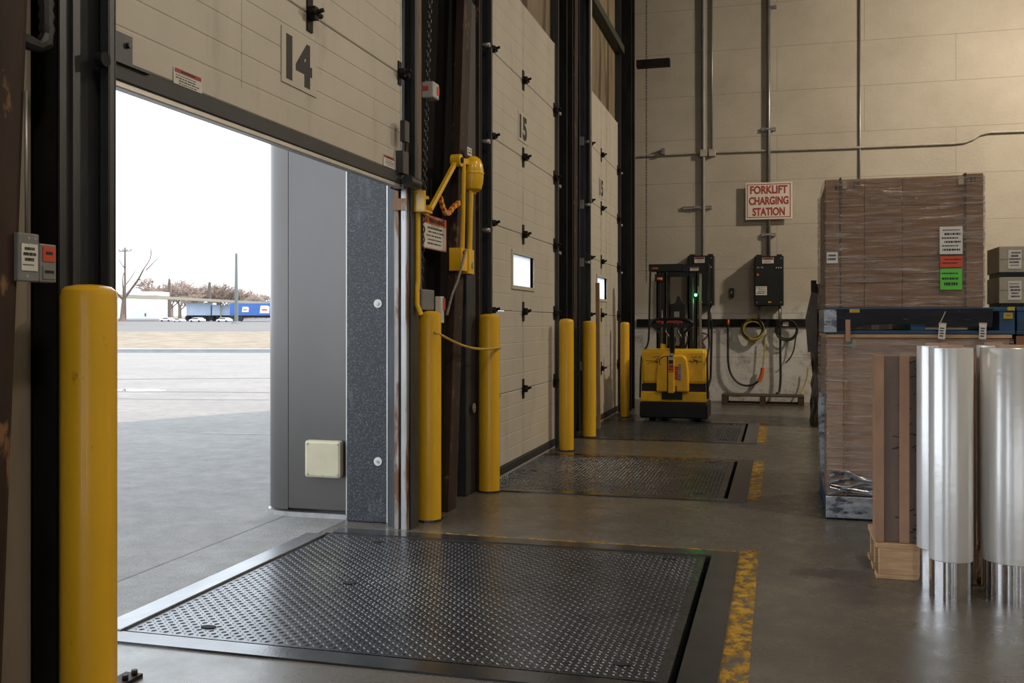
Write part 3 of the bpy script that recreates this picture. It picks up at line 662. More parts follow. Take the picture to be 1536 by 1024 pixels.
for k in range(70):
    u = k / 69; P.append((-2.10 + .02 * u, 2.33 + .06 * u + .015 * math.sin(u * 3), 3.4 - 1.30 * u))
P += [(-2.08, 2.385, 2.075), (-2.085, 2.37, 2.06), (-2.10, 2.345, 2.065), (-2.12, 2.32, 2.08)]
P = [Vector((-2.12, 2.33, 6.9))] + P
rs = [.018 + .005 * (i % 2) for i in range(len(P))]
tag(MB().tube(P, rs, 10).build('flexible_conduit', M['seal']), 'black ribbed flexible conduit hanging beside the near column', 'conduit')
# slim pipes between door 15 and the next
tag(MB().cyl((-2.06, 10.93, 2.62), (-2.06, 10.93, 7.0), .018, 10).build('pipe', M['conduitp']), 'thin pale pipe between the two closed doors', 'pipe')
mb = MB().box(-2.215, -2.13, 10.30, 10.48, 0, 6.9)
for v in mb.bm.verts: v.co.y += .02 * v.co.z
tag(mb.build('steel_column', M['rust']), 'narrow brown post behind the bollard before the farther closed door', 'post')
tag(MB().bar((-2.09, 10.85, 1.2), (-2.09, 10.72, 2.0), .03, .05).build('broom_handle', pm('bare_wood', (.32, .20, .11), .6)), 'small piece of bare timber behind a bollard by the farther closed door', 'timber') if False else None
tag(MB().bar((-2.0, 11.12, .02), (-2.03, 11.22, 1.72), .03, .045, (1, 0, 0)).build('timber_stick', pm('bare_wood', (.34, .21, .11), .6)), 'brown timber stick leaning against the farther closed door behind a bollard', 'timber')
tag(MB().box(-2.24, -2.06, 11.0, 13.5, 5.02, 5.12).build('door_header_beam', pm('green_black_paint', (.03, .035, .02), .6)), 'dark green beam across the plywood over the farther closed door', 'beam')
# ------------------------------------------------------------------ back wall fittings
s = thing('wall_sign', 'white wall sign reading FORKLIFT CHARGING STATION', 'sign', (-.12, YB, 2.88))
MB().box(-.475, .235, YB - .10, YB - .088, 2.875, 3.455).build('board', pm('sign_white', (.66, .60, .51), .5, 0, .04, 3), s, .004)
mb = MB(); a0, a1, z0, z1, w = -.45, .21, 2.905, 3.43, .010
mb.box(a0, a1, YB - .103, YB - .10, z0, z0 + w).box(a0, a1, YB - .103, YB - .10, z1 - w, z1).box(a0, a0 + w, YB - .103, YB - .10, z0, z1).box(a1 - w, a1, YB - .103, YB - .10, z0, z1)
mb.build('border', M['redink'], s)
for k, wd in enumerate(('FORKLIFT', 'CHARGING', 'STATION')):
    text('lettering', wd, .185, M['redink'], s, (-.12, YB - .102, 3.34 - .172 * k), ROTY, ((.565, .60, .49)[k], .128), .001, .006)
def conduit(pts, r, label, mat='conduit'):
    o = MB().tube(pts, r, 10).build('conduit', M[mat]); return tag(o, label, 'conduit', 'conduits on the back wall')
conduit([(-1.13, YB - .05, 2.30), (-1.13, YB - .05, 4.0), (-1.14, YB - .05, 6.9)], .028, 'metal conduit running up from the charger behind the stacker truck')
conduit([(-1.0, YB - .03, 4.0), (-1.0, YB - .03, 6.9)], .016, 'thin conduit just right of the one above the green lit charger')
conduit([(-.12, YB - .05, 2.28), (-.12, YB - .05, 6.9)], .028, 'metal conduit running up behind the charging station sign')
conduit([(1.235, YB - .02, 1.3), (1.235, YB - .02, 6.9)], .014, 'thin dark vertical conduit rising behind the wrapped cartons')
conduit([(-2.15, YB - .03, 3.97), (-1.0, YB - .03, 3.975), (1.0, YB - .03, 3.95), (2.55, YB - .03, 3.945), (2.72, YB - .03, 3.955), (2.84, YB - .03, 4.0), (2.93, YB - .03, 4.06), (3.06, YB - .03, 4.085), (4.5, YB - .03, 4.07), (5.8, YB - .03, 4.07)], .018, 'long horizontal conduit across the back wall with an offset bend', 'conduitp')
for i, (x, z, w, lab) in enumerate(((-1.19, 3.10, .46, 'metal strut bracket on the conduit above the stacker truck'), (-.12, 4.30, .22, 'metal strut bracket above the charging station sign'), (-.12, 2.64, .22, 'metal strut bracket just below the charging station sign'), (-.06, 6.22, .12, 'topmost small strut bracket on the sign conduit'))):
    if i == 0: x -= .04
    mb = MB().box(x - w / 2, x + w / 2, YB - .04, YB, z - .025, z + .025)
    mb.box(x - w / 2, x + w / 2, YB - .05, YB - .04, z + .012, z + .025).box(x - w / 2, x + w / 2, YB - .05, YB - .04, z - .025, z - .012).box(-.04 + x, .04 + x, YB - .085, YB - .04, z - .012, z + .012)
    tag(mb.build('strut_bracket', M['conduit']), lab, 'bracket', 'strut brackets')
for x, lab in ((-1.13, 'small junction box where conduits cross above the stacker truck'), (-.995, 'small pale junction box right of the conduit crossing')):
    tag(MB().box(x - .055, x + .055, YB - .09, YB - .002, 3.91, 4.02).build('conduit_box', M['conduitp'], bevel=.006), lab, 'junction box')
tag(MB().box(-1.80, -1.74, YB - .11, YB - .002, 3.97, 4.07).build('conduit_box', M['boxgrey'], bevel=.004), 'small dark box on the horizontal conduit near the corner', 'junction box')
tag(MB().box(-2.14, -1.62, YB - .55, YB - .40, 5.29, 5.40).build('beam_stub', M['black']), 'black steel beam stub in the upper back left corner', 'beam')
struct('trim_4', MB().box(-2.2, 6, YB - .03, YB, 1.185, 1.31), M['black'])
sw = thing('wall_switch', 'small black switch box between the two chargers', 'switch', (-.69, YB, 1.67))
MB().box(-.725, -.655, YB - .10, YB - .002, 1.66, 1.80).build('housing', M['charger'], sw, .006)
MB().box(-.70, -.68, YB - .105, YB - .10, 1.71, 1.75).build('toggle', M['boxgrey'], sw)
def charger(x0, x1, z0, z1, label, seed, led=None):
    t = thing('battery_charger', label, 'charger', ((x0 + x1) / 2, YB, z0), 0, 'wall chargers'); yf = YB - .32
    MB().box(x0, x1, yf, YB - .03, z0, z1).build('housing', M['charger'], t, .01)
    MB().box(x0 + .01, x1 - .01, yf - .008, yf, z0 + .01, z1 - .01).build('front_panel', M['charger'], t, .003)
    yf -= .008; w = x1 - x0
    printed(t, 'warning_label', 'y', x0 + w * .27, x0 + w * .66, z1 - .115, z1 - .025, yf, 'white', 'redink', 2, .4, seed=seed)
    printed(t, 'data_label', 'y', x0 + w * .05, x0 + w * .43, z0 + .165, z0 + .30, yf, 'white', None, 4, seed=seed + 1)
    for k in range(2): MB().box(x0 + .04 + .06 * k, x0 + .075 + .06 * k, yf - .004, yf, z1 - .19, z1 - .165).build('meter', M['boxgrey'], t)
    MB().cyl((x0 + w * .12, yf, z1 - .29), (x0 + w * .12, yf - .02, z1 - .29), .018, 12).build('knob', M['orange'], t)
    for k in range(3): MB().cyl((x1 - .04 - .035 * k, yf, z1 - .185), (x1 - .04 - .035 * k, yf - .012, z1 - .185), .009, 10).build('button', M['white'], t)
    for cx, cz in ((x1 - .04, z1 - .04), (x1 - .04, z0 + .05), (x0 + .04, z0 + .05)): MB().cyl((cx, yf, cz), (cx, yf - .006, cz), .009, 8).build('screw', M['galv'], t)
    MB().box(x0 + w * .47, x0 + w * .58, yf - .004, yf, z0 + .045, z0 + .065).build('badge', M['cabley'], t)
    for cx in (x0 + w * .15, x1 - w * .15): MB().box(cx - .04, cx + .04, YB - .2, YB - .03, z1, z1 + .03).build('mount_ear', M['charger'], t)
    for cx in (x0 + w * .16, x1 - w * .14): MB().cyl((cx, YB - .12, z0 - .24), (cx, YB - .12, z0), .018, 10).build('cable_gland', M['conduit'], t)
    return t
charger(-1.36, -.955, 1.525, 2.31, 'dark wall charger with green light behind the stacker truck', 20, (-1.283, 1.70))
charger(-.335, .105, 1.515, 2.285, 'dark wall charger right of the stacker, below the charging sign', 30)
# charging leads
yc = YB - .10
def hook(x, lab): 
    return tag(MB().tube([(x, YB - .03, 1.30), (x, YB - .14, 1.285), (x, YB - .15, 1.31)], .008, 8).build('hook', M['black']), lab, 'hook')
t = thing('charger_lead', 'looped black charging lead with an orange connector under the wall rail', 'cable', (-.6, yc, .3))
P = [(-.745, yc, 1.30), (-.745, yc, .9), (-.74, yc, .62), (-.70, yc, .44), (-.60, yc, .31), (-.48, yc, .26), (-.36, yc, .275), (-.27, yc, .34)]
def smooth(P, n=5):
    P = [Vector(p) for p in P]; out = []
    for i in range(len(P) - 1):
        a, b, c, d = P[max(i - 1, 0)], P[i], P[i + 1], P[min(i + 2, len(P) - 1)]
        for k in range(n):
            u = k / n; out.append(.5 * ((2 * b) + (c - a) * u + (2 * a - 5 * b + 4 * c - d) * u * u + (3 * b - a - 3 * c + d) * u ** 3))
    return out + [P[-1]]
MB().tube(smooth(P), .017, 8).build('cable', M['cable'], t)
MB().tube(smooth([(-.275, yc, .33), (-.235, yc, .40), (-.215, yc, .48), (-.21, yc, .54)]), .032, 10).build('connector', M['orange'], t)
MB().tube(smooth([(-.21, yc, .54), (-.185, yc, .8), (-.175, yc, 1.02)]), .010, 8).build('thin_cable', M['cabley'], t)
MB().cyl((-.745, yc, 1.22), (-.745, yc, 1.31), .022, 10).build('plug', M['orange'], t)
hook(-.745, 'small hook on the rail holding the orange plug'); hook(-.365, 'small hook on the rail holding the yellow coil'); hook(.145, 'small hook on the rail holding the thin black loop')
def coil(x, z, r, n, tr, label, mats, seed):
    t = thing('cable_coil', label, 'cable coil', (x, yc, z - r), 0, 'coiled cables'); rr = random.Random(seed)
    for j, (mt, cnt) in enumerate(mats):
        mb = MB()
        for k in range(cnt):
            cx, cz, ra = x + rr.uniform(-.02, .02), z + rr.uniform(-.02, .02), r * rr.uniform(.86, 1.02); yy = yc - rr.uniform(-.03, .04)
            mb.tube([(cx + ra * math.cos(a * PI / 18), yy + .012 * math.sin(a * PI / 9 + k), cz + ra * math.sin(a * PI / 18)) for a in range(36)], tr, 6, closed=True)
        mb.build('loops', M[mt], t)
    return t
coil(-.365, 1.145, .165, 9, .011, 'thick yellow and black cable coil hanging on the wall rail', [('cabley', 8), ('cable', 5)], 3)
coil(.145, 1.125, .165, 2, .013, 'thin black cable loop hanging on the rail beside the coil', [('cable', 2)], 5)
tag(MB().box(.09, .18, YB - .09, YB - .075, 1.20, 1.27).build('hang_tag', M['white']), 'small white tag inside the thin black cable loop', 'tag')
P = [(.055, yc, 1.5), (.055, yc, 1.2), (.055, yc, .8), (.06, yc, .4), (.04, yc - .03, .18), (.0, yc - .08, .15)]
tag(MB().tube(smooth(P), .018, 8).build('power_lead', M['cable']), 'straight black lead dropping from the right charger to the floor pallet', 'cable')
P = [(.305, yc, 1.10), (.28, yc, .98), (.255, yc, .82), (.2, yc, .70), (.13, yc, .62)]
tag(MB().tube(smooth(P), .010, 8).build('lead_tail', M['cable']), 'short lead tail hanging below the thin cable loop', 'cable')
P = [(.47, yc, .55), (.45, yc, .38), (.40, yc - .03, .24), (.36, yc - .10, .145)]
tag(MB().tube(smooth(P), .011, 8).build('lead_tail', M['cabley']), 'yellow lead end near the dark wrapped load at the back wall', 'cable')
P = [(-1.0, YB - .12, 1.30), (-1.0, yc, 1.1), (-1.01, yc, .6), (-1.02, yc, .35), (-1.06, yc - .05, .2), (-1.07, yc - .08, .018)]
tag(MB().tube(smooth(P), .018, 8).build('power_lead', M['cable']), 'black lead dropping from the green lit charger beside the truck', 'cable')
P = [(-1.17, yc, 1.0), (-1.10, yc, .85), (-1.18, yc, .92), (-1.06, yc, 1.05), (-1.2, yc, 1.08), (-1.28, yc, .95), (-1.3, yc, .75)]
tag(MB().tube(smooth(P), .013, 8).build('tangled_lead', pm('brown_cable', (.13, .06, .035), .6)), 'brown tangled lead on the wall right of the truck mast', 'cable')
# ------------------------------------------------------------------ pallets
def pallet(name, label, x0, x1, y0, y1, z0, h, mat, group='pallets', nd=6, blocks=3, along='y'):
    t = thing(name, label, 'pallet', ((x0 + x1) / 2, (y0 + y1) / 2, z0), 0, group); th = h * .15
    for k in range(nd):
        w = (y1 - y0) / nd; a = y0 + k * w
        MB().box(x0, x1, a + .006, a + w - .006, z0 + h - th, z0 + h).build('deck_board', M[mat], t, .003)
    for k in range(3):
        w = .10; a = [y0, (y0 + y1) / 2 - w / 2, y1 - w][k]
        MB().box(x0, x1, a + .004, a + w, z0, z0 + th * .9).build('bottom_board', M[mat], t, .003)
    for k in range(blocks if along == 'x' else 0):
        w = .04; a = [y0, (y0 + y1) / 2 - w / 2, y1 - w][k]
        MB().box(x0 + .012, x1, a + .002, a + w, z0 + th * .9, z0 + h - th).build('stringer', M[mat], t, .003)
    for k in range(blocks if along == 'y' else 0):
        w = .09; a = [x0, (x0 + x1) / 2 - w / 2, x1 - w][k] if blocks == 3 else [x0, x1 - w][k]
        MB().box(a + .004, a + w, y0 + .01, y1 - .01, z0 + th * .9, z0 + h - th).build('stringer', M[mat], t, .003)
    return t
pallet('pallet', 'old dark wooden pallet lying against the back wall under the leads', -.82, .40, YB - .62, YB - .16, 0, .145, 'woodd')
# ------------------------------------------------------------------ main wrapped stack
X0, X1, Y0, Y1 = .305, 1.385, 6.48, 7.55
pb = pallet('pallet', 'blue pallet under the lower wrapped carton stack', X0, X1, Y0 + .01, Y1, 0, .145, 'blue')
b = MB().box(X0 - .004, X1 - .3, Y0 - .02, Y0 + .009, .012, .15).build('film_skirt', M['film2'], pb, .006)
lc = thing('wrapped_carton', 'lower large cardboard carton in clear wrap on the blue pallet', 'carton', ((X0 + X1) / 2, 7, .145))
MB().box(X0 + .01, X1 - .01, Y0 + .03, Y1 - .02, .147, 1.155).build('carton', M['kraftl'], lc, .008)
MB().box(X0 + .004, X0 + .105, Y0 + .012, Y0 + .03, .15, 1.15).build('corner_board', M['kraftl'], lc, .003)
MB().box(X0 + .107, X0 + .128, Y0 + .008, Y0 + .03, .15, 1.20).build('strap_board', M['board'], lc, .002)
MB().box(X0, X1, Y0 + .008, Y1, 1.155, 1.178).build('top_board', M['wood'], lc, .003)
MB().box(X0 + .13, X0 + .16, Y0 + .014, Y0 + .03, 1.09, 1.145).build('tape', M['teal'], lc)
MB().box(X0 + .16, X0 + .18, Y0 + .014, Y0 + .03, 1.09, 1.145).build('tape', M['tape'], lc)
MB().box(X0 + .11, X0 + .145, Y0 + .0, Y0 + .03, .22, .30).build('label', M['tape'], lc)
def wrapshell(name, x0, x1, y0, y1, z0, z1, mat, parent, seed, amp=.006, nz=26, nx=24):
    """a film sheath round the four sides with small folds"""
    mb = MB(); rr = random.Random(seed); per = []
    for k in range(nx): per.append((x0 + (x1 - x0) * k / nx, y0, 0, -1))
    for k in range(nx): per.append((x1, y0 + (y1 - y0) * k / nx, 1, 0))
    for k in range(nx): per.append((x1 - (x1 - x0) * k / nx, y1, 0, 1))
    for k in range(nx): per.append((x0, y1 - (y1 - y0) * k / nx, -1, 0))
    rows = []; nz *= 3; ph = [rr.uniform(0, 6.3) for _ in range(nz + 1)]; off = [rr.uniform(-1, 1) * rr.choice((.25, .5, 1.)) for _ in range(nz + 1)]
    for i in range(nz + 1):
        z = z0 + (z1 - z0) * i / nz
        rows.append([mb.bm.verts.new((x + nx_ * amp * (.8 + .5 * off[i] + .35 * math.sin(ph[i] + k * .35) + rr.uniform(-.18, .18)), y + ny_ * amp * (.8 + .5 * off[i] + .35 * math.sin(ph[i] + k * .35) + rr.uniform(-.18, .18)), z + (.35 * math.sin(k * .5 + ph[i // 5]) * (z1 - z0) / nz * 2 if 1 < i < nz - 1 else 0))) for k, (x, y, nx_, ny_) in enumerate(per)])
    n = len(per)
    for A, B in zip(rows, rows[1:]):
        for k in range(n): mb._f([A[k], A[(k + 1) % n], B[(k + 1) % n], B[k]])
    o = mb.build(name, M[mat], parent)
    for f in o.data.polygons: f.use_smooth = True
    return o
wrapshell('stretch_wrap', X0 - .002, X1 + .002, Y0 + .004, Y1, .16, 1.15, 'wrapl', lc, 4)
# film bunched at the bottom
mb = MB(); rr = random.Random(9)
for k in range(9):
    z = .16 + .014 * k; P = [(X0 + .02 + .1 * j, Y0 - .006 - .012 * rr.random(), z + .05 * math.sin(j * .8 + k) * rr.random() + (.05 if j > 3 else 0)) for j in range(6)]
    mb.tube(smooth(P, 4), .009, 6)
mb.build('bunched_film', M['film2'], lc)
mb = MB().prism([(X0 - .03, .30), (X0 - .045, .72), (X0 - .035, .80), (X0 - .005, .78), (X0 - .003, .35), (X0 - .01, .2)], Y0 + .12, Y0 + .16, 'y')
mb.build('film_tail', M['film2'], lc)
# upper pallet, wrapped in black film
up = pallet('pallet', 'black film wrapped blue pallet beneath the top brown carton', X0 - .005, X1 + .015, Y0 + .0, Y1 - .02, 1.18, .165, 'blue')
mb = MB(); F0 = Y0 - .012
pts = [(X0 - .012, 1.337), (X1 - .11, 1.337), (X1 - .115, 1.225), (1.0, 1.235), (.75, 1.245), (.55, 1.235), (X0 + .08, 1.20), (X0 - .012, 1.19)]
mb.prism([(p, q) for p, q in pts], F0, F0 + .006, 'y'); mb.build('black_film', M['blackwrap'], up)
MB().box(X0 - .014, X0 - .007, F0, Y1 - .3, 1.19, 1.337).build('black_film', M['film2'], up)
MB().box(X0 - .012, X0 + .062, F0 - .004, F0, 1.19, 1.335).build('clear_film', M['film2'], up)
o = printed(up, 'yellow_label', 'y', X1 - .05, X1 - .0, 1.275, 1.312, F0 + .011, 'cabley', None, 1, seed=2)
MB().box(X1 - .03, X1 + .01, F0, F0 + .012, 1.325, 1.347).build('yellow_tape', M['cabley'], up)
MB().box(X0 + .14, X0 + .20, F0 - .002, F0, 1.315, 1.337).build('yellow_tape', M['cabley'], up)
mb = MB().bar((X0 + .70, F0 - .002, 1.32), (X0 + .67, F0 - .002, 1.25), .004, .02, (0, 1, 0)); mb.build('tape_strip', M['tape'], up)
for x, ang, sd in ((.985, .08, 4), (1.215, .04, 6)):
    h = MB().box(-.022, .022, -.003, 0, .035, .055, Matrix.Translation((x, F0 - .004, 1.195)) @ Matrix.Rotation(ang, 4, 'Y')).build('tag_top', M['tape'], up)
    tg = MB(); mt = Matrix.Translation((x, F0 - .006, 1.195)) @ Matrix.Rotation(ang, 4, 'Y')
    tg.box(-.020, .020, -.003, 0, -.045, .045, mt)
    tg.mat(1)
    for k in range(4): tg.box(-.013, .008 + .003 * (k % 2), -.0045, -.003, -.03 + .016 * k, -.023 + .016 * k, mt)
    tg.build('hang_tag', [M['white'], M['ink']], up)
MB().box(X0 + .115, X0 + .145, F0 - .008, F0 - .002, 1.13, 1.27).build('strap_slat', M['batten'], up, .002)
# top carton
uc = thing('wrapped_carton', 'topmost large brown carton with white, red and green labels in clear wrap', 'carton', (.76, 7, 1.345))
U0, U1, V0, V1, Z0, Z1 = .30, 1.225, 6.50, 7.48, 1.346, 2.165
mb = MB(); zs = [Z0, 1.50, 1.66, 1.82, 1.985, Z1]
for a, b in zip(zs, zs[1:]):
    for c, d in ((U0 + .01, .535), (.538, .76), (.763, U1 - .01)): mb.box(c, d, V0 + .012, V1 - .01, a + (.003 if a > Z0 else 0), b)
mb.build('carton', M['kraft'], uc, .004)
for a, b in ((U0, U0 + .085), (U1 - .095, U1)):
    MB().box(a, b, V0, V0 + .012, Z0, Z1 + (.006 if a > .5 else .0)).box(a if a < .5 else b - .006, a + .006 if a < .5 else b, V0, V0 + .09, Z0, Z1).build('corner_board', M['kraft'], uc, .002)
for a in (U0 + .088, U1 - .105):
    MB().box(a, a + .010, V0 - .004, V0 + .012, Z0, Z1 + .01).box(a, a + .010, V0, V1, Z1, Z1 + .01).build('strap', M['cable'], uc)
mb = MB()
for x, z in ((.36, 2.10), (.47, 2.11), (1.15, 2.11)): mb.box(x, x + .012, V0 - .003, V0, z, z + .045).box(x + .02, x + .035, V0 - .003, V0 - .0, z + .01, z + .04)
mb.build('print_marks', M['ink'], uc)
MB().box(U0 + .105, U0 + .13, V0 - .002, V0 + .012, 2.105, 2.155).build('tape', M['tape'], uc); MB().box(U1 - .14, U1 - .11, V0 - .002, V0 + .012, 2.105, 2.155).build('tape', M['tape'], uc)
wrapshell('stretch_wrap', U0 - .004, U1 + .004, V0 - .008, V1, Z0 + .005, Z1 - .003, 'wrap', uc, 8, .006, 22)
wl = printed(uc, 'white_label', 'y', .975, 1.105, 1.675, 1.845, V0 - .018, 'white', None, 6, seed=41)
printed(uc, 'red_label', 'y', .978, 1.105, 1.595, 1.662, V0 - .018, 'redlab', None, 2, seed=42)
printed(uc, 'green_label', 'y', .978, 1.103, 1.455, 1.585, V0 - .018, 'green', None, 3, seed=43)
printed(uc, 'white_label', 'y', U0 + .008, U0 + .075, 1.63, 1.70, V0 - .018, 'white', None, 2, seed=44)
# second stack at the right edge
S0, S1 = 1.42, 2.5
pallet('pallet', 'lowest pallet at the right edge behind the film rolls', S0, S1, Y0 + .06, Y1, 0, .145, 'woodd')
c2 = thing('wrapped_carton', 'brown carton at the right edge, beneath the blue pallet with grey boxes', 'carton', (2, 7, .145))
MB().box(S0 + .01, S1, Y0 + .09, Y1 - .02, .147, 1.175).build('carton', M['kraft'], c2, .008)
MB().box(S0 + .0, S0 + .09, Y0 + .075, Y0 + .09, .15, 1.17).build('corner_board', M['board'], c2, .003)
wrapshell('stretch_wrap', S0 + .002, S1 + .01, Y0 + .08, Y1, .16, 1.16, 'wrap', c2, 5)
pallet('pallet', 'bright blue pallet at the right edge carrying two grey boxes', S0, S1, Y0 + .06, Y1, 1.178, .168, 'blue')
def gbox(z, label, seed):
    t = thing('grey_box', label, 'box', (1.7, 7.2, z), 0, 'grey boxes on the blue pallet'); x0, y0 = 1.425, 7.05
    MB().box(x0 + .01, x0 + .40, y0 + .01, y0 + .36, z, z + .032).build('base', M['charger'], t)
    bd = MB().box(x0, x0 + .42, y0, y0 + .38, z + .032, z + .205).build('carton', M['greybox'], t, .004)
    printed(t, 'label', 'y', x0 + .055, x0 + .135, z + .055, z + .18, y0 - .0005, 'white', None, 5, seed=seed)
    MB().box(x0 - .001, x0 + .42, y0 - .0015, y0, z + .118, z + .121).build('lid_seam', M['boxgrey'], t)
gbox(1.347, 'lower of the two grey boxes on the blue pallet at right', 51); gbox(1.5525, 'upper of the two grey boxes stacked on the blue pallet at right', 52)
# dark wrapped load further back
wl = thing('wrapped_load', 'dark film wrapped pallet load standing behind the brown cartons', 'pallet load', (.9, 12.6, 0))
mb = MB(); rr = random.Random(31); rows = []
n = 40
for i in range(15):
    z = 1.72 * i / 14; ring = []
    for k in range(n):
        a = 2 * PI * k / n; sq = 1 / max(abs(math.cos(a)), abs(math.sin(a)))
        r = .50 * min(sq, 1.32) * (1 - .05 * (i / 14)) * (1 + rr.uniform(-.05, .05)); ring.append(mb.bm.verts.new((.92 + r * math.cos(a), 12.6 + r * math.sin(a), z)))
    rows.append(ring)
for A, B in zip(rows, rows[1:]):
    for k in range(n): mb._f([A[k], A[(k + 1) % n], B[(k + 1) % n], B[k]])
mb._f(rows[-1]); mb._f(rows[0][::-1])
o = mb.build('wrapping', M['felt'], wl)
MB().box(.40, .46, 12.15, 12.25, 1.2, 1.76).build('strap_end', M['black'], wl)
mb = MB().prism([(.36, .9), (.33, 1.3), (.40, 1.62), (.47, 1.6), (.46, .9)], 12.1, 12.13, 'y'); mb.build('film_flap', M['felt'], wl)
# ------------------------------------------------------------------ crate panel and small pallet
C0, C1, CY = .465, .90, 5.03
pallet('pallet', 'small pale wooden pallet under the standing brown crate panel', C0 + .005, C1 + .02, CY, CY + .47, 0, .175, 'wood', along='x')
cp = thing('crate_panel', 'tall dark brown crate with pale battens standing behind the film rolls', 'crate', (.7, 5.2, .176), rot=(0, 0, 0))
MB().box(C0 + .012, C1, CY + .03, CY + .16, .177, 1.09).build('sheet', M['veneer'], cp, .004)
for a, b in ((C0, C0 + .042), (C0 + .112, C0 + .158), (C0 + .26, C0 + .305), (C1 - .02, C1 + .02)):
    MB().box(a, b, CY + .012, CY + .03, .177, 1.092).build('batten', M['batten'], cp, .002)
MB().box(C0 + .002, C0 + .012, CY + .03, CY + .16, .177, 1.09).build('edge_board', M['batten'], cp, .002)
mb = MB(); rr = random.Random(77)
for k in range(26):
    x, z = C0 + rr.choice((.09, .165, .175)) + rr.uniform(-.015, .02), rr.uniform(.6, 1.06) if k < 18 else rr.uniform(.2, .35)
    mb.bar((x, CY + .029, z), (x + rr.uniform(.01, .035), CY + .029, z + rr.uniform(-.01, .02)), .004, rr.uniform(.003, .010), (0, 1, 0))
mb.build('paint_marks', M['ink'], cp)
for v in cp.children:
    if v.name.startswith(('sheet', 'batten', 'edge', 'paint')): v.data.transform(Matrix.Shear('XZ', 4, (0.0, 0.0)) if False else Matrix.Identity(4))
# ------------------------------------------------------------------ film rolls
def roll(x, y, r, h, zb, label):
    t = thing('film_roll', label, 'film roll', (x, y, 0), R.uniform(0, 6), 'upright rolls of clear film')
    rr = random.Random(int(r * 1e4)); ph = [(n, rr.uniform(0, 6.3), rr.uniform(.5, 1)) for n in (3, 7, 11, 17)]
    def ripple(mb, a):
        for v in mb.bm.verts:
            th = math.atan2(v.co.y, v.co.x); k = 1 + a * sum(q * math.sin(n * th + p) / n for n, p, q in ph); v.co.x *= k; v.co.y *= k
        return mb
    ripple(MB().lathe((0, 0, 0), [(r * .97, 0), (r * .97, zb + .004)], 128), .034).build('chrome_base', M['chrome'], t, local=True)
    ripple(MB().lathe((0, 0, 0), [(r * .975, zb), (r, zb + .003), (r, h - .004), (r * .985, h), (r * .5, h)], 128), .012).build('film', M['roll'], t, local=True)
    MB().lathe((0, 0, 0), [(r * .55, h - .02), (r * .55, h + .012), (r * .42, h + .012), (r * .40, h - .01)], 36).build('core', M['kraftl'], t, local=True)
s15, c15 = math.sin(.26725), math.cos(.26725)
def uw(u, w): return (u * c15 - w * s15, u * s15 + w * c15)
for px, w, r, h, zb, lab in ((1426.5, 4.405, .093, 1.137, .175, 'front film roll of the left pair, clear film over a shiny base'),
        (1404.5, 4.585, .087, 1.142, .185, 'rear film roll of the left pair, partly hidden behind the front roll'),
        (1521.5, 4.405, .141, 1.137, .172, 'thick front film roll at the right edge of the photo'),
        (1490, 4.66, .075, 1.142, .20, 'slim film roll peeking out behind the thick one at right')):
    x, y = uw((px - 768) / 1450 * w, w); roll(x, y, r, h, zb, lab)
# ------------------------------------------------------------------ walkie stacker truck
t = thing('stacker_truck', 'yellow and black walkie stacker truck parked before the back wall', 'forklift', (-1.26, 12.6, 0))
A0, A1, F = -1.665, -.845, 12.27
MB().box(A0 - .015, A1 + .015, F - .01, F + .62, .045, .25).build('chassis_skirt', M['machine'], t, .02)
MB().box(A0 - .005, A1 + .005, F, F + .6, .25, .385).build('lower_cover', M['yellowc'], t, .02)
MB().box(A0 + .01, A1 - .01, F + .02, F + .6, .385, .475).build('dark_band', M['machine'], t)
hood = MB().box(A0, A1, F + .01, F + .58, .475, .915).build('hood', M['yellowc'], t, .045)
poly = [(-1.46, .385), (-1.455, .6), (-1.43, .79), (-1.39, .845), (-1.12, .845), (-1.08, .79), (-1.06, .6), (-1.055, .385)]
cv = MB().prism(poly, F - .07, F + .03, 'y').build('center_cover', M['yellowc'], t, .02)
MB().box(-1.31, -1.235, F - .10, F - .06, .37, .80).build('tiller_shroud', M['yellowc'], cv, .012)
MB().box(-1.325, -1.31, F - .072, F - .068, .385, .83).build('shroud_gap', M['ink'], cv); 
MB().box(-1.22, -1.205, F - .073, F - .069, .385, .46).build('shroud_gap', M['ink'], cv)
MB().box(-1.40, -1.14, F - .02, F + .03, .285, .385).build('hinge_recess', M['machine'], t)
MB().tube(smooth([(-1.41, F - .071, .72), (-1.415, F - .071, .79), (-1.36, F - .071, .83), (-1.30, F - .071, .83)], 6), .006, 6).build('cover_ring', M['rust'], cv)
printed(cv, 'label', 'y', -1.305, -1.24, .785, .80 + .07, F - .10, 'tape', None, 1, seed=61)
MB().box(-1.30, -1.245, F - .106, F - .10, .74, .785).build('dark_strap', M['ink'], cv)
printed(cv, 'label', 'y', -1.307, -1.238, .63, .735, F - .10, 'orange', None, 2, seed=62)
printed(cv, 'orange_label', 'y', -1.235, -1.185, .53, .71, F - .07, 'orange', None, 6, seed=63)
printed(cv, 'blue_label', 'y', -1.183, -1.155, .53, .73, F - .07, 'tblue', None, 6, ink='white', seed=64)
rr = random.Random(5)
for x0, x1 in ((-1.60, -1.46), (-1.065, -.90)):
    mb = MB(); mb.mat(0); zc = .80; mb.bar((x0, F + .009, zc - .03), (x1, F + .009, zc - .035), .006, .008, (0, 1, 0))
    for k in range(9):
        x = x0 + (x1 - x0) * rr.random(); mb.bar((x, F + .009, zc + rr.uniform(-.07, .04)), (x + rr.uniform(.02, .06), F + .009, zc + rr.uniform(-.06, .03)), .005, rr.uniform(.003, .01), (0, 1, 0))
    mb.build('lettering', M['ink'], hood)
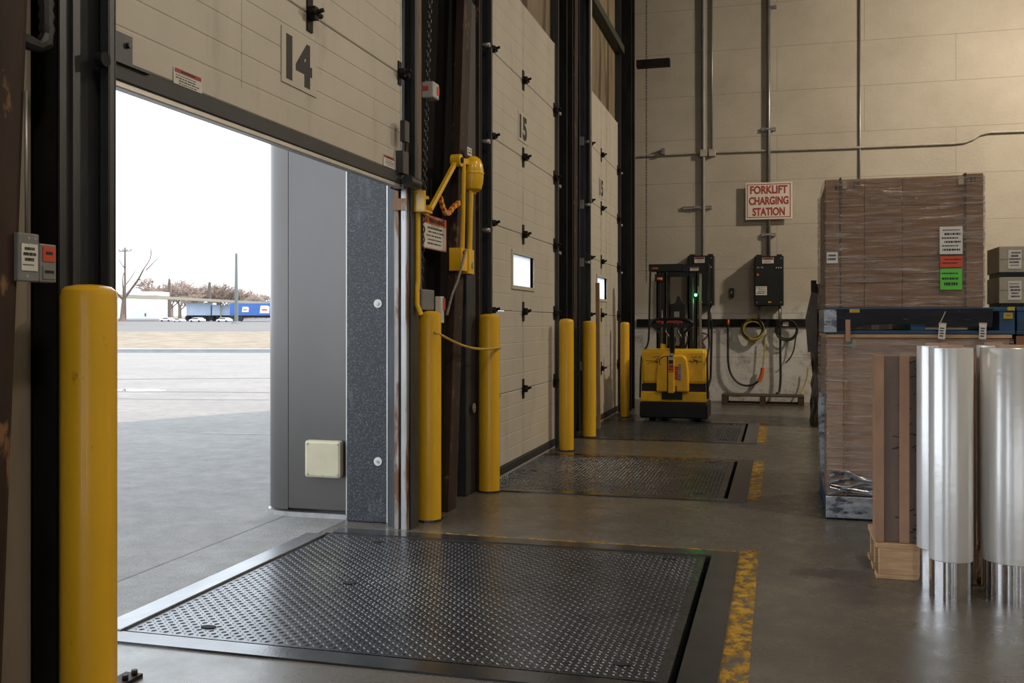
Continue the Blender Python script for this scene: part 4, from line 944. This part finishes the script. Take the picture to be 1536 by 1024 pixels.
# tiller
MB().bar((-1.268, F + .06, .80), (-1.275, F - .02, 1.22), .085, .06).build('tiller_arm', M['machine'], t, .01)
P = [(-1.50, F - .03, 1.20), (-1.53, F - .03, 1.24), (-1.47, F - .03, 1.285), (-1.27, F - .03, 1.30), (-1.08, F - .03, 1.285), (-1.02, F - .03, 1.24), (-1.05, F - .03, 1.20)]
hl = MB().tube(smooth(P, 5), .022, 10).bar((-1.49, F - .03, 1.215), (-1.06, F - .03, 1.215), .04, .05).build('tiller_head', M['machine'], t)
for a, b in ((-1.46, -1.37), (-1.33, -1.14)): MB().box(a, b, F - .068, F - .03, 1.245, 1.275).build('red_grip', M['redgrip'], hl, .006)
for k in range(2): MB().bar((-1.5 + .46 * k, F - .03, 1.20), (-1.40 + .26 * k, F - .02, 1.10), .03, .03).build('grip', M['machine'], hl)
# mast: two outer channels with inner ones, crossheads, cylinders, chains, cage rods
my = F + .66
for x in (-1.47, -1.06):
    ch = MB().box(x - .075, x - .055, my, my + .12, .1, 1.99).box(x - .075, x + .05, my, my + .015, .1, 1.99).box(x + .035, x + .05, my, my + .10, .1, 1.93).build('mast_channel', M['machine'], t)
    MB().cyl((x + .085, my + .03, .3), (x + .085, my + .03, 1.90), .022, 12).build('lift_cylinder', M['machineg' if x > -1.2 else 'machine'], t)
    MB().cyl((x + .0, my - .01, .9), (x + .0, my - .01, 1.42 if x < -1.2 else 1.85), .010, 8).build('hose', M['machineg'], t)
    MB().box(x - .02, x - .012, my - .02, my - .012, .9, 1.9).build('lift_chain', M['track'], t)
MB().box(-1.645, -1.20, my - .03, my + .09, 1.93, 2.03).box(-1.20, -.85, my - .03, my + .09, 1.92, 2.02).box(-1.40, -1.12, my - .01, my + .08, 1.86, 1.93).build('mast_header', M['machine'], t, .008)
printed(t, 'mast_label', 'y', -1.10, -.99, 1.935, 1.985, my - .031, 'white', 'redink', 2, .4, seed=71)
printed(t, 'mast_label', 'y', -1.60, -1.52, 1.965, 1.985, my - .031, 'orange', None, 1, seed=72)
mb = MB()
mb.tube(smooth([(-1.62, my - .04, 2.0), (-1.63, my - .04, 1.6), (-1.64, my - .04, 1.1), (-1.655, my - .1, .95), (-1.66, F + .03, .8), (-1.675, F + .02, .3)], 6), .013, 8)
mb.build('guard_rod', M['machine'], t)
mb = MB().tube(smooth([(-.86, my - .04, 2.0), (-.86, my - .04, 1.2), (-.85, my - .1, .95), (-.835, F + .03, .8), (-.83, F + .02, .3)], 6), .014, 8)
mb.build('guard_rod', M['machine'], t)
mb = MB().box(-1.36, -1.17, my - .02, my + .05, .9, 1.50)
mb.build('carriage', M['machine'], t); MB().prism([(-1.36, 1.48), (-1.29, 1.52), (-1.27, 1.60), (-1.24, 1.60), (-1.21, 1.52), (-1.17, 1.48)], my - .03, my, 'y').build('carriage_hook', M['machine'], t)
MB().box(-1.31, -1.24, my - .028, my - .02, .95, 1.40).build('carriage_plate', M['boxgrey'], t)
MB().box(-1.56, -1.44, my - .05, my, 1.80, 1.90).build('pulley_block', M['machine'], t); MB().cyl((-1.53, my - .06, 1.835), (-1.46, my - .06, 1.83), .018, 10).build('orange_fitting', M['orange'], t)
mb = MB().prism([(-1.425, .90), (-1.425, .99), (-1.36, .975), (-1.345, .90)], F + .1, F + .105, 'y'); mb.build('yellow_bracket', M['yellowc'], t)
for x in (-1.48, -1.04):
    MB().box(x - .09, x + .09, my + .05, my + 1.2, .05, .11).build('fork', M['machine'], t, .01)
for x in (-1.55, -.97):
    MB().cyl((x - .04, F + .3, .06), (x + .04, F + .3, .06), .06, 20).build('wheel', M['tyre'], t)
    MB().cyl((x - .04, my + 1.05, .05), (x + .04, my + 1.05, .05), .045, 16).build('wheel', M['tyre'], t)
for k in range(4):
    x = -1.40 + .08 * k; MB().tube(smooth([(x, my - .02, .92), (x + .03, my - .07, 1.05), (x - .02, my - .05, 1.15), (x + .04, my - .02, 1.25)]), .012, 6).build('hydraulic_hose', M['cable'], t)
MB().sphere((-1.026, my - .06, 1.615), .017).build('status_light', M['led'], t)
MB().box(-1.05, -1.0, my - .045, my - .002, 1.59, 1.64).build('light_mount', M['machine'], t)
gl = bpy.data.lights.new('led_light', 'POINT'); gl.energy = .5; gl.color = (.02, 1, .15); gl.shadow_soft_size = .02
go = bpy.data.objects.new('led_light', gl); COL.objects.link(go); go.location = (-1.026, my - .10, 1.615)
# ------------------------------------------------------------------ outdoors
def O(u, w, z=0): x, y = uw(u, w); return (x, y, z)
def ground_z(w): return -.012 if w < 41.3 else (.14 + (w - 41.3) * (.57 / 19) if w < 60.3 else .71 + (w - 60.3) * .0112)
def strip(name, ws, u0, u1, mat, mbk=None):
    mb = MB()
    for a, b in zip(ws, ws[1:]):
        v = [mb.bm.verts.new(O(u, w, ground_z(w + (.001 if w == a else -.001)))) for u, w in ((u0, a), (u1, a), (u1, b), (u0, b))]; mb._f(v)
    return struct(name, mb, M[mat])
c1 = O(12, 41); c0 = O(-60, 41); c2 = (-2.63, 41.9)
mb = MB(); v = [mb.bm.verts.new((x, y, -.012)) for x, y in ((-3.10, -10), (-3.10, 41.2), (c0[0], c0[1]), (-70, -10))]; mb._f(v); struct('yard', mb, M['yard'])
mb = MB(); v = [mb.bm.verts.new((x, y, -.012)) for x, y in ((-2.63, -10), (-2.63, 41.5), (-3.10, 41.3), (-3.10, -10))]; mb._f(v)
mb.box(-3.108, -3.098, -10, 40, -.014, -.0105); struct('apron', mb, M['apron'])
mb = MB(); mb.box(-3.112, -3.096, -9, 40, -.0119, -.0110).box(-2.66, -2.645, -9, 40, -.0119, -.011)
struct('apron_joint', mb, M['tar'])
mb = MB(); m = Matrix.Rotation(.26725, 4, 'Z'); mb.box(-70, 14, 41, 41.3, -.05, .135, m); struct('kerb', mb, M['kerb'])
strip('grass_verge', [41.3, 45, 50, 55, 60.3], -70, 14, 'grass')
strip('parking_lot', [60.3, 75, 100, 130, 200], -110, 20, 'lot')
strip('far_field', [200, 320], -160, 20, 'grass')
# pole shadows painted on the yard as dark strips, running with the kerb
for i, (wd, u0, u1, tw) in enumerate(((21.5, -20, 8, .28), (17.2, -20, 6, .16), (15.8, -18, 4, .10))):
    mb = MB(); P = [(u0 + (u1 - u0) * k / 20, wd + .25 * math.sin(k * .7 + i) + .35 * k / 20) for k in range(21)]
    for (a, b), (c, d) in zip(P, P[1:]):
        vv = [mb.bm.verts.new(O(*q)) for q in ((a, b, -.0105), (c, d, -.0105), (c, d + tw, -.0105), (a, b + tw, -.0105))]; mb._f(vv)
    tag(mb.build('tar_seam', M['tar']), ('farthest tar seam across the sunlit yard', 'middle tar seam across the sunlit yard', 'nearest tar seam across the sunlit yard')[i], 'tar seam', 'tar seams on the yard')
wx, wy = -11.57, 15.62
mb = MB().prism([(wx + (.55 + .12 * math.sin(k * 2.3)) * math.cos(k * PI / 9), wy + (.30 + .06 * math.cos(k * 1.7)) * math.sin(k * PI / 9)) for k in range(18)], -.0115, -.009, 'z')
pu, pt, pbn = nt('puddle_water'); pbn.inputs['Base Color'].default_value = (.10, .105, .11, 1); pbn.inputs['Roughness'].default_value = .06
tag(mb.build('puddle', pu), 'shallow puddle on the sunlit yard', 'puddle')
tag(MB().bar((-6.3, 9.70, -.009), (-4.9, 9.87, -.009), .035, .003, (0, 0, 1)).build('yard_line', M['yardline']), 'faint white painted line on the shaded yard', 'floor marking')
# bare trees
def tree_mesh(seed, h, r, depth=4, spread=.55, splits=3, upright=.4, n=6):
    rr = random.Random(seed); mb = MB()
    def grow(p, d, L, rad, lev):
        q = p + d * L; mid = p + d * L * .5 + Vector((rr.uniform(-1, 1), rr.uniform(-1, 1), 0)) * L * .04
        mb.tube([p, mid, q], [rad, rad * .85, rad * .68], n if lev < 2 else 4, cap=lev == 0)
        if lev >= depth: return
        for k in range(splits if lev else max(splits, 3)):
            a = rr.uniform(0, 2 * PI); nd = (d + Vector((math.cos(a), math.sin(a), rr.uniform(-.1, upright))) * rr.uniform(spread * .6, spread * 1.3)).normalized()
            st = q if k == 0 else p + d * L * rr.uniform(.55, 1)
            grow(st, nd, L * rr.uniform(.62, .85), max(rad * rr.uniform(.45, .6), .03), lev + 1)
    grow(Vector((0, 0, 0)), Vector((0, 0, 1)), h * .30, r, 0); return mb
def place(o, u, w, rz=0, s=1): o.location = O(u, w, ground_z(w) - .02); o.rotation_euler.z = rz; o.scale = (s,) * 3
# the forked young tree in the lot: trunk and hand-placed limbs
def U(px, w): return (px - 768) / 1450 * w
wt = 98; tz = ground_z(wt)
def T(px, py, dw=0): return Vector(O(U(px, wt), wt + dw, 1.25 + (484 - py) * wt / 1450))
mb = MB()
mb.tube([T(183, 482), T(183.5, 476), T(184.5, 462), T(186, 448)], [.42, .24, .2, .18], 10)
for L, r0 in (([(186, 448), (196, 434), (208, 420), (219, 405), (225, 388), (231, 372)], .17), ([(219, 405), (231, 394), (243, 385)], .08), ([(185, 449), (178, 438), (173, 425), (168, 408)], .15),
              ([(186, 446), (188, 430), (187, 415), (187, 402)], .13), ([(188, 428), (195, 412), (204, 402)], .08), ([(209, 419), (216, 420), (224, 414)], .06), ([(187, 402), (183, 390), (181, 384)], .06), ([(187, 404), (190, 392), (191, 384)], .05)):
    P = [T(a, b, R.uniform(-.8, .8) if i else 0) for i, (a, b) in enumerate(L)]; P = smooth(P, 3); n = len(P); mb.tube(P, [r0 * .75 * (1 - .8 * k / (n - 1)) + .012 for k in range(n)], 6)
o = mb.build('bare_tree', M['bark']); tag(o, 'leafless forked young tree at the left of the parking lot', 'tree')
base = tree_mesh(11, 9, .26, 5, .8, 4, .4).build('bare_tree', M['twig'])
tag(base, 'tall bushy bare brown tree, leftmost of the tree line', 'tree', 'bare trees in the distant tree line')
protos = [base.data, tree_mesh(12, 9, .26, 5, .8, 4, .4).build('tmp', M['twig']), tree_mesh(13, 9, .26, 5, .8, 4, .4).build('tmp', M['twig'])]
for k in (1, 2): oo = protos[k]; protos[k] = oo.data; bpy.data.objects.remove(oo)
trl = ['right next to the white building', 'second from the white building', 'just left of the far dark pole', 'behind the far dark pole', 'just right of the far dark pole', 'behind the pale trailer', 'left of the lamp post', 'behind the lamp post', 'above the blue trailer', 'above the right end of the blue trailer', 'low behind the white cars', 'low behind the pale trailer', 'low behind the blue trailer']
trl += ['farther back behind the white building corner', 'farther back left of the dark pole', 'farther back right of the dark pole', 'farther back behind the lamp post', 'farther back above the blue trailer']
spots = [(228, 175, 1.25, 0), (246, 178, 1.55, 0), (258, 170, 1.35, 1), (270, 176, 1.2, 1), (286, 172, 1.15, 2), (300, 178, 1.2, 1), (318, 172, 1.35, 0), (330, 176, 1.25, 2), (346, 174, 1.1, 1), (362, 178, 1.15, 0), (384, 175, .95, 2), (292, 168, .9, 2), (372, 168, .85, 2), (400, 176, .9, 1), (252, 186, 1.2, 2), (296, 188, 1.25, 0), (324, 190, 1.2, 1), (352, 188, 1.2, 2), (380, 190, 1.05, 0)]
for i, (px, w, s, k) in enumerate(spots):
    if i == 0: o = base
    else: o = bpy.data.objects.new('bare_tree', protos[k]); COL.objects.link(o); o['category'] = 'tree'; o['group'] = 'bare trees in the distant tree line'; o['label'] = 'bare brown tree in the distant tree line, ' + trl[i - 1]
    place(o, U(px, w), w, i * 1.7, s * .66); o.scale = (s * .95, s * .95, s * .66)
# poles
def vpole(name, px, w, top_py, base_py, r, mat, label, cross=None, foot=False):
    z0 = ground_z(w) - .05; z1 = 1.25 + (484 - top_py) * w / 1450; x, y = O(U(px, w), w)[:2]
    t = thing(name, label, 'pole', (x, y, z0))
    MB().cyl((x, y, z0), (x, y, z1), r, 12, r * .72).build('shaft', M[mat], t)
    if cross:
        a, b = O(U(px - 9, w), w, z1 - .5), O(U(px + 9, w), w, z1 - .45); MB().bar(a, b, .14, .14).build('crossarm', M[mat], t)
        for k in (0, .33, .66, 1):
            p = Vector(a).lerp(Vector(b), k); MB().cyl(p, p + Vector((0, 0, .3)), .06, 8).build('insulator', M[mat], t)
    if foot: MB().cyl((x, y, z0), (x, y, z0 + .3), .55, 16, .45).build('footing', M['kerb'], t)
    return t
vpole('utility_pole', 187.5, 130, 371, 460, .17, 'polew', 'thin utility pole with crossarm behind the forked tree', True)
vpole('utility_pole', 314.5, 140, 423, 476, .30, 'polew', 'dark wooden pole before the distant tree line')
vpole('lamp_post', 354.5, 101, 380, 485, .21, 'poleg', 'tall grey lamp post standing in the parking lot', None, True)
vpole('utility_pole', 254, 165, 418, 472, .28, 'polew', 'short brown pole among the trees right of the white building')
# white building, long canopy
def obox(mb, px0, px1, w0, w1, py0, py1, wref=None):
    w = wref or w0; z1 = 1.25 + (484 - py0) * w / 1450; z0 = 1.25 + (484 - py1) * w / 1450
    mb.box(U(px0, w), U(px1, w), w0, w1, z0, z1, Matrix.Rotation(.26725, 4, 'Z')); return mb
t = thing('white_building', 'low white warehouse building at the left beyond the lot', 'building', O(U(190, 135), 135, ground_z(135)))
obox(MB(), 60, 236, 135, 139, 440, 478).build('walls', M['bwhite'], t)
obox(MB(), 58, 237.5, 134.6, 139.4, 437, 443, 135).build('roof_edge', M['bwhite'], t)
obox(MB(), 217, 218.6, 134.9, 135.2, 469.5, 474).build('standpipe', M['polew'], t)
t = thing('long_canopy', 'long pale canopy roof crossing before the trees', 'canopy', O(U(300, 126), 126, ground_z(126)))
mb = MB(); wv = 126
def zc(py): return 1.25 + (484 - py) * wv / 1450
P = [(120, 439.5, 444), (200, 442, 447), (260, 445, 449), (330, 449, 453), (380, 451.5, 455), (470, 456, 459)]
for (a, b, c), (d, e, f) in zip(P, P[1:]):
    v = [mb.bm.verts.new(O(U(p, wv), wv + dw, zc(q))) for dw in (0, 3) for p, q in ((a, c), (d, f), (d, e), (a, b))]
    for q in ((0, 1, 2, 3), (7, 6, 5, 4), (0, 4, 5, 1), (3, 2, 6, 7)): mb._f([v[i] for i in q])
mb.build('roof', M['bcream'], t)
for px in (150, 262, 326, 432):
    q = 444 + (px - 120) * .0435; x, y = O(U(px, wv), wv + 1.5)[:2]; MB().cyl((x, y, ground_z(wv) - .05), (x, y, zc(q)), .10, 8).build('post', M['bcream'], t)
# trailers and vehicles
def trailer(px0, px1, w, py0, mat, label, logo=False):
    gz = ground_z(w); z1 = 1.25 + (484 - py0) * w / 1450; u0, u1 = U(px0, w), U(px1, w)
    t = thing('trailer', label, 'trailer', O((u0 + u1) / 2, w, gz), 0, 'parked trailers'); m = Matrix.Rotation(.26725, 4, 'Z')
    MB().box(u0, u1, w, w + 2.5, gz + .75, z1, m).build('body', M[mat], t, .05)
    MB().box(u0 + .3, u1 - .3, w + .3, w + 2.2, gz + .5, gz + .75, m).build('chassis', M['tyre'], t)
    L = u1 - u0
    for uu in (u0 + L * .08, u0 + L * .17, u1 - L * .12, u1 - L * .2):
        a = m @ Vector((uu, w + .1, gz + .42)); b = m @ Vector((uu, w + .4, gz + .42)); MB().cyl(a, b, .42, 14).build('wheel', M['tyre'], t)
    if logo:
        for fx, fw, fh in ((.27, .12, .42), (.60, .17, .6), (.92, .10, .5)):
            uc_, zc_ = u0 + L * fx, (gz + .75 + z1) / 2; mb = MB(); H2 = (z1 - gz - .75) * fh / 2; W2 = L * fw / 2
            mb.prism([(uc_ - W2, zc_ - H2), (uc_ + W2 * .9, zc_ - H2), (uc_ + W2, zc_ + H2 * .7), (uc_ + W2 * .6, zc_ + H2), (uc_ - W2 * .8, zc_ + H2)], w - .03, w, 'y'); 
            mb.mat(1).prism([(uc_ - W2 * .6, zc_ - H2 * .3), (uc_ + W2 * .5, zc_ - H2 * .3), (uc_ + W2 * .5, zc_ + H2 * .1), (uc_ - W2 * .6, zc_ + H2 * .1)], w - .05, w - .03, 'y')
            bmesh.ops.transform(mb.bm, matrix=m, verts=mb.bm.verts[:]); mb.build('logo', [M['bwhite'], M['redlab']], t)
trailer(344.5, 432, 121, 454.5, 'tblue', 'blue trailer with white logo patches at the right of the lot', True)
trailer(279, 316, 128, 454, 'tpale', 'pale blue trailer left of the far dark pole')
trailer(318, 344, 128, 457, 'tpale', 'pale blue trailer right of the far dark pole')
def car(px0, px1, w, label, mat='bwhite'):
    gz = ground_z(w); u0, u1 = U(px0, w), U(px1, w); L = u1 - u0; m = Matrix.Rotation(.26725, 4, 'Z'); s = L / 4.5
    t = thing('parked_car', label, 'car', O((u0 + u1) / 2, w, gz), 0, 'parked white cars')
    prof = [(0, .3), (0, .75), (.25, .9), (.9, 1.0), (1.5, 1.55), (3.2, 1.6), (4.1, 1.05), (4.5, .95), (4.5, .3)]
    mb = MB().prism([(u0 + x * s, gz + z * s) for x, z in prof], w, w + 1.8, 'y'); bmesh.ops.transform(mb.bm, matrix=m, verts=mb.bm.verts[:]); mb.build('body', M[mat], t, .06)
    mb = MB().prism([(u0 + x * s, gz + z * s) for x, z in ((1.15, 1.05), (1.55, 1.48), (3.1, 1.5), (3.7, 1.08))], w - .02, w, 'y'); bmesh.ops.transform(mb.bm, matrix=m, verts=mb.bm.verts[:]); mb.build('windows', M['glassd'], t)
    for x in (.9, 3.6):
        a = m @ Vector((u0 + x * s, w - .03, gz + .33 * s)); b = m @ Vector((u0 + x * s, w + .25, gz + .33 * s)); MB().cyl(a, b, .33 * s, 14).build('wheel', M['tyre'], t)
car(283, 302, 117, 'white parked car in front of the pale trailer'); car(324, 343, 117, 'white parked car left of the lamp post'); car(259, 272, 119, 'small white parked car near the white building'); car(239, 256, 124, 'white parked car next to the corner of the white building')
# ------------------------------------------------------------------ light
W = bpy.data.worlds.new('World'); SC.world = W; W.use_nodes = True
bg = W.node_tree.nodes['Background']; bg.inputs['Color'].default_value = (.85, .925, 1.0, 1); bg.inputs['Strength'].default_value = 3.4
sun = bpy.data.lights.new('sun', 'SUN'); sun.energy = 4.1; sun.angle = .009; sun.color = (1, .80, .62)
so = bpy.data.objects.new('sun', sun); COL.objects.link(so)
dv = Vector((-.97, -.25, -1.63)).normalized(); so.rotation_euler = dv.to_track_quat('-Z', 'Y').to_euler(); so.location = (30, 10, 40)
def lamp(name, loc, energy, size, col=(1, .87, .69), aim=None):
    l = bpy.data.lights.new(name, 'AREA'); l.energy = energy; l.size = size; l.color = col; l.shape = 'DISK'
    o = bpy.data.objects.new(name, l); COL.objects.link(o); o.location = loc
    d = (Vector(aim) - Vector(loc)) if aim else Vector((0, 0, -1)); o.rotation_euler = d.to_track_quat('-Z', 'Y').to_euler(); return o
lamp('ceiling_lamp', (5.2, 12.0, 6.3), 380, .5, aim=(1.2, 14.2, 1.5))
lamp('ceiling_lamp', (2.6, 5.5, 6.7), 140, .6)
lamp('ceiling_lamp', (1.2, -.5, 6.7), 150, .6)
lamp('ceiling_lamp', (4.6, 2.5, 6.7), 70, .6)
# ------------------------------------------------------------------ camera
cam = bpy.data.cameras.new('camera'); co = bpy.data.objects.new('camera', cam); COL.objects.link(co)
cam.sensor_fit = 'HORIZONTAL'; cam.sensor_width = 36; cam.lens = 36 * 1450 / 1536
cam.shift_y = -(512 - 484) / 1536; cam.clip_end = 1000; cam.clip_start = .05
co.location = (0, 0, 1.25); co.rotation_euler = (PI / 2, 0, .26725)
SC.camera = co
vs = SC.view_settings; vs.view_transform = 'Standard'; vs.look = 'None'; vs.exposure = -.12; vs.gamma = 1; vs.use_curve_mapping = False
SC.cycles.max_bounces = 10; SC.cycles.transparent_max_bounces = 16
